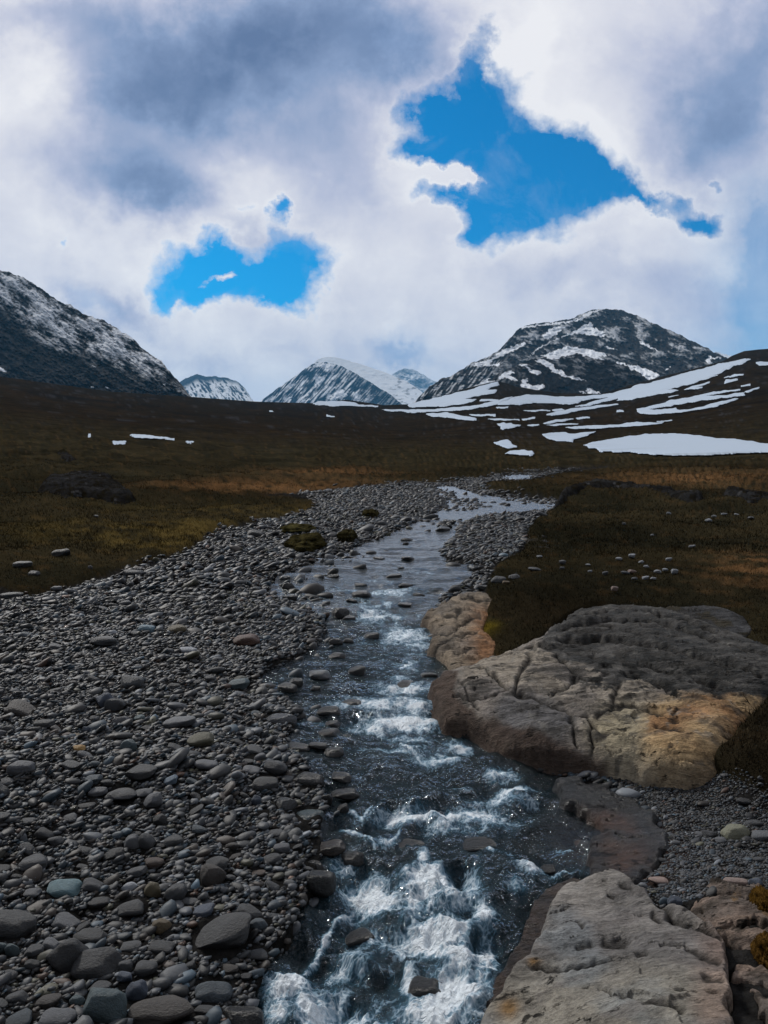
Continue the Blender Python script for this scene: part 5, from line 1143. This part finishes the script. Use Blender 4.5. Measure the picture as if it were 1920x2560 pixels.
def build_world():
    W = bpy.data.worlds.new('World'); S.world = W; W.use_nodes = True
    t = W.node_tree; t.nodes.clear()
    b = NB.__new__(NB); b.t = t; b.m = W
    out = t.nodes.new('ShaderNodeOutputWorld')
    d = b.n('ShaderNodeTexCoord').outputs['Generated']
    sp = b.n('ShaderNodeSeparateXYZ', {0: d})
    yy = b.math('MAXIMUM', sp.outputs[1], .12)
    u = b.math('DIVIDE', sp.outputs[0], yy); w = b.math('DIVIDE', sp.outputs[2], yy)
    uv = b.n('ShaderNodeCombineXYZ', {0: u, 1: w, 2: 0.}).outputs[0]
    # finer clouds towards the horizon
    el = b.math('ADD', b.math('ABSOLUTE', sp.outputs[2]), .22)
    cu = b.math('DIVIDE', sp.outputs[0], el); cv = b.math('DIVIDE', sp.outputs[1], el)
    cl = b.n('ShaderNodeCombineXYZ', {0: cu, 1: cv, 2: 0.}).outputs[0]
    def nz(vec, sc, det, ro, di=0.):
        return b.n('ShaderNodeTexNoise', {'Vector': vec, 'Scale': sc, 'Detail': det, 'Roughness': ro, 'Distortion': di})
    wv = nz(uv, 4.5, 8, .58)
    off = b.n('ShaderNodeVectorMath', {0: wv.outputs[1], 1: (.5, .5, .5)}, operation='SUBTRACT').outputs[0]
    def warp(amount):
        o = b.n('ShaderNodeVectorMath', {0: off, 3: amount}, operation='SCALE').outputs[0]
        return b.n('ShaderNodeVectorMath', {0: uv, 1: o}, operation='ADD').outputs[0]
    wv2 = nz(uv, 17., 8, .62)
    off2 = b.n('ShaderNodeVectorMath', {0: b.n('ShaderNodeVectorMath', {0: wv2.outputs[1], 1: (.5, .5, .5)}, operation='SUBTRACT').outputs[0], 3: .075}, operation='SCALE').outputs[0]
    uvw = b.n('ShaderNodeVectorMath', {0: warp(.10), 1: off2}, operation='ADD').outputs[0]; uvs = b.n('ShaderNodeVectorMath', {0: warp(.20), 1: off2}, operation='ADD').outputs[0]
    def blob(vec, cx, cy, rx, ry, rot, amp):
        uu, ww = ray(cx, cy)
        mp = b.n('ShaderNodeMapping', {'Vector': vec, 'Location': (uu, ww, 0), 'Rotation': (0, 0, math.radians(-rot)), 'Scale': (rx / F, ry / F, 1)}, vector_type='TEXTURE')
        r2 = b.n('ShaderNodeVectorMath', {0: mp.outputs[0], 1: mp.outputs[0]}, operation='DOT_PRODUCT').outputs['Value']
        g = b.math('POWER', 2.718, b.math('MULTIPLY', r2, -1.))
        return b.math('MULTIPLY', g, amp)
    def total(vec, lst):
        s = None
        for a in lst:
            v = blob(vec, *a); s = v if s is None else b.math('ADD', s, v)
        return s
    holes = [(1180, 150, 46, 100, 8, .95), (1165, 262, 120, 72, 0, .95), (1235, 370, 150, 85, 18, .95), (1335, 425, 165, 92, 22, 1.0), (1245, 545, 100, 75, 0, .95), (1430, 465, 120, 60, 15, .8), (1085, 300, 75, 40, 0, .6), (1035, 390, 70, 32, 0, .6), (1120, 490, 70, 30, 0, .6), (1180, 590, 50, 30, 0, .5), (1560, 470, 60, 34, 12, .8), (1630, 500, 60, 16, 20, .45),
             (1150, 428, 75, 22, -8, -1.0), (1085, 560, 60, 40, 0, -.5), (495, 680, 95, 60, 10, .85), (600, 690, 110, 62, 0, .9), (735, 655, 70, 80, 0, .9), (430, 740, 50, 40, 0, .8), (690, 735, 90, 46, 0, .8), (535, 745, 60, 26, 0, .5), (550, 705, 44, 13, -8, -1.1), (470, 752, 22, 16, 0, -.5), (690, 527, 22, 28, 0, .9), (610, 535, 34, 22, 0, .35),
             (1752, 548, 52, 34, 0, .9), (1700, 500, 40, 18, 10, .45), (1800, 462, 30, 22, 0, .5), (165, 617, 16, 9, 0, .4), (980, 800, 60, 20, 0, .25)]
    H = total(uvw, holes)
    fn = nz(uv, 15., 9, .62).outputs[0]
    Hn = b.math('ADD', H, b.math('MULTIPLY', b.math('SUBTRACT', fn, .5), 1.15))
    hole = b.ramp(Hn, [(.24, 0.), (.44, .40), (.78, 1.)])
    veil = total(uvs, [(1960, 750, 170, 250, 0, 1.15), (1920, 560, 70, 60, 0, .35), (1000, 870, 90, 40, 0, .25), (1010, 140, 140, 90, 0, .10), (230, 745, 80, 26, 20, .12), (1790, 880, 90, 30, 0, .2)])
    hole = b.math('MAXIMUM', hole, b.math('MINIMUM', b.math('MULTIPLY', veil, b.math('ADD', fn, .40)), .68))
    wisp = nz(uv, 9., 10, .66, .6).outputs[0]
    hole = b.math('MULTIPLY', hole, b.math('SUBTRACT', 1.02, b.ramp(b.math('ADD', wisp, b.math('MULTIPLY', b.math('MINIMUM', Hn, 1.3), -.22)), [(.24, 0.), (.52, .18)])))
    hole = b.math('MINIMUM', hole, 1.)
    # light and dark of the cloud deck
    dark = [(480, 120, 330, 150, -10, .50), (760, 130, 300, 170, 0, .42), (420, 280, 260, 110, 20, .36), (1010, 120, 150, 110, 0, .32), (300, 470, 170, 110, 25, .50), (400, 500, 100, 70, 0, .22), (830, 400, 200, 170, 0, .26), (120, 40, 200, 60, 0, .26), (1850, 250, 150, 190, 20, .50), (1700, 300, 150, 140, 0, .26), (1890, 60, 200, 100, 0, .26), (300, 745, 150, 30, 25, .26), (190, 740, 80, 24, 20, .25), (650, 600, 130, 26, 0, .2), (980, 880, 90, 30, 0, .34), (520, 880, 240, 28, 4, .16), (1660, 780, 240, 90, 10, .18), (1480, 700, 300, 60, 0, .10), (1550, 600, 280, 26, 0, .06),
            (50, 220, 130, 110, 10, -.24), (1290, 120, 90, 130, 20, -.22), (1420, 300, 130, 70, 25, -.16), (1080, 430, 120, 60, 0, -.14), (600, 470, 120, 90, 0, -.12), (1100, 240, 70, 60, 0, -.08), (350, 640, 140, 80, 0, -.14), (1800, 620, 120, 50, 0, -.12)]
    Dk = total(uvs, dark)
    n1 = nz(cl, 2.2, 9, .60, .3).outputs[0]; n2 = nz(uv, 7., 9, .62, .4).outputs[0]
    base_b = b.math('SUBTRACT', .86, Dk)
    tex = b.math('ADD', b.math('MULTIPLY', b.math('SUBTRACT', n1, .5), .30), b.math('MULTIPLY', b.math('SUBTRACT', n2, .5), .34))
    n3 = nz(b.n('ShaderNodeVectorMath', {0: uv, 1: b.n('ShaderNodeVectorMath', {0: off, 3: .12}, operation='SCALE').outputs[0]}, operation='ADD').outputs[0], 11., 9, .60, .2).outputs[0]
    low = b.ramp(w, [(.10, .55), (.42, .12)])
    tex = b.math('ADD', tex, b.math('MULTIPLY', b.math('SUBTRACT', n3, .52), low))
    br = b.math('ADD', base_b, tex)
    # thin bright rim round the holes
    rim = b.ramp(Hn, [(.02, 0.), (.28, .11), (.45, .0)])
    br = b.math('ADD', br, rim)
    # overhead and behind: plain broken overcast
    cloud = b.ramp(br, [(.10, (.13, .19, .34)), (.34, (.27, .35, .54)), (.60, (.52, .55, .70)), (.80, (.76, .76, .83)), (1., (.93, .92, .94))])
    sky = b.n('ShaderNodeTexSky', sky_type='NISHITA', sun_disc=False, sun_elevation=SUN_EL, sun_rotation=SUN_AZ, altitude=1000.)
    blue = b.mix(1., sky.outputs[0], (.0, .60, 1.02, 1), 'MULTIPLY')
    blue = b.n('ShaderNodeVectorMath', {0: blue, 3: .10 }, operation='SCALE').outputs[0]
    col = b.mix(hole, cloud, blue)
    # unseen sky behind the photographer darkened so light comes mainly from ahead
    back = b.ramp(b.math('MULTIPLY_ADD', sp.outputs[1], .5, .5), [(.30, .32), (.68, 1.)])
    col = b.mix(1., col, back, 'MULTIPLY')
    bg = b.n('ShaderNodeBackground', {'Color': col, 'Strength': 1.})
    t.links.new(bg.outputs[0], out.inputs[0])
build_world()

# ------------------------------------------------------------------ thin valley haze
def build_haze():
    b = NB('haze'); b.m.use_nodes = True
    v = b.n('ShaderNodeVolumePrincipled', {'Color': (.16, .56, 1., 1), 'Density': HAZE, 'Anisotropy': 0.})
    b.t.links.new(v.outputs[0], b.out.inputs[1])
    x0, x1, y0, y1, z0, z1 = -9000, 9000, -400, 11500, -3, 1050
    V = [(x, y, z) for x in (x0, x1) for y in (y0, y1) for z in (z0, z1)]
    F_ = [(0, 1, 3, 2), (4, 6, 7, 5), (0, 4, 5, 1), (2, 3, 7, 6), (0, 2, 6, 4), (1, 5, 7, 3)]
    obj('haze', make_mesh('haze', np.array(V), np.array(F_), b.m, smooth=False), kind='stuff')
HAZE = 6.0e-5
build_haze()

# ------------------------------------------------------------------ render settings
S.view_settings.view_transform = 'Standard'; S.view_settings.look = 'None'; S.view_settings.exposure = 0; S.view_settings.gamma = 1
S.view_settings.use_curve_mapping = False
S.cycles.max_bounces = 6; S.cycles.transparent_max_bounces = 8; S.cycles.caustics_reflective = False; S.cycles.caustics_refractive = False
S.cycles.use_denoising = True
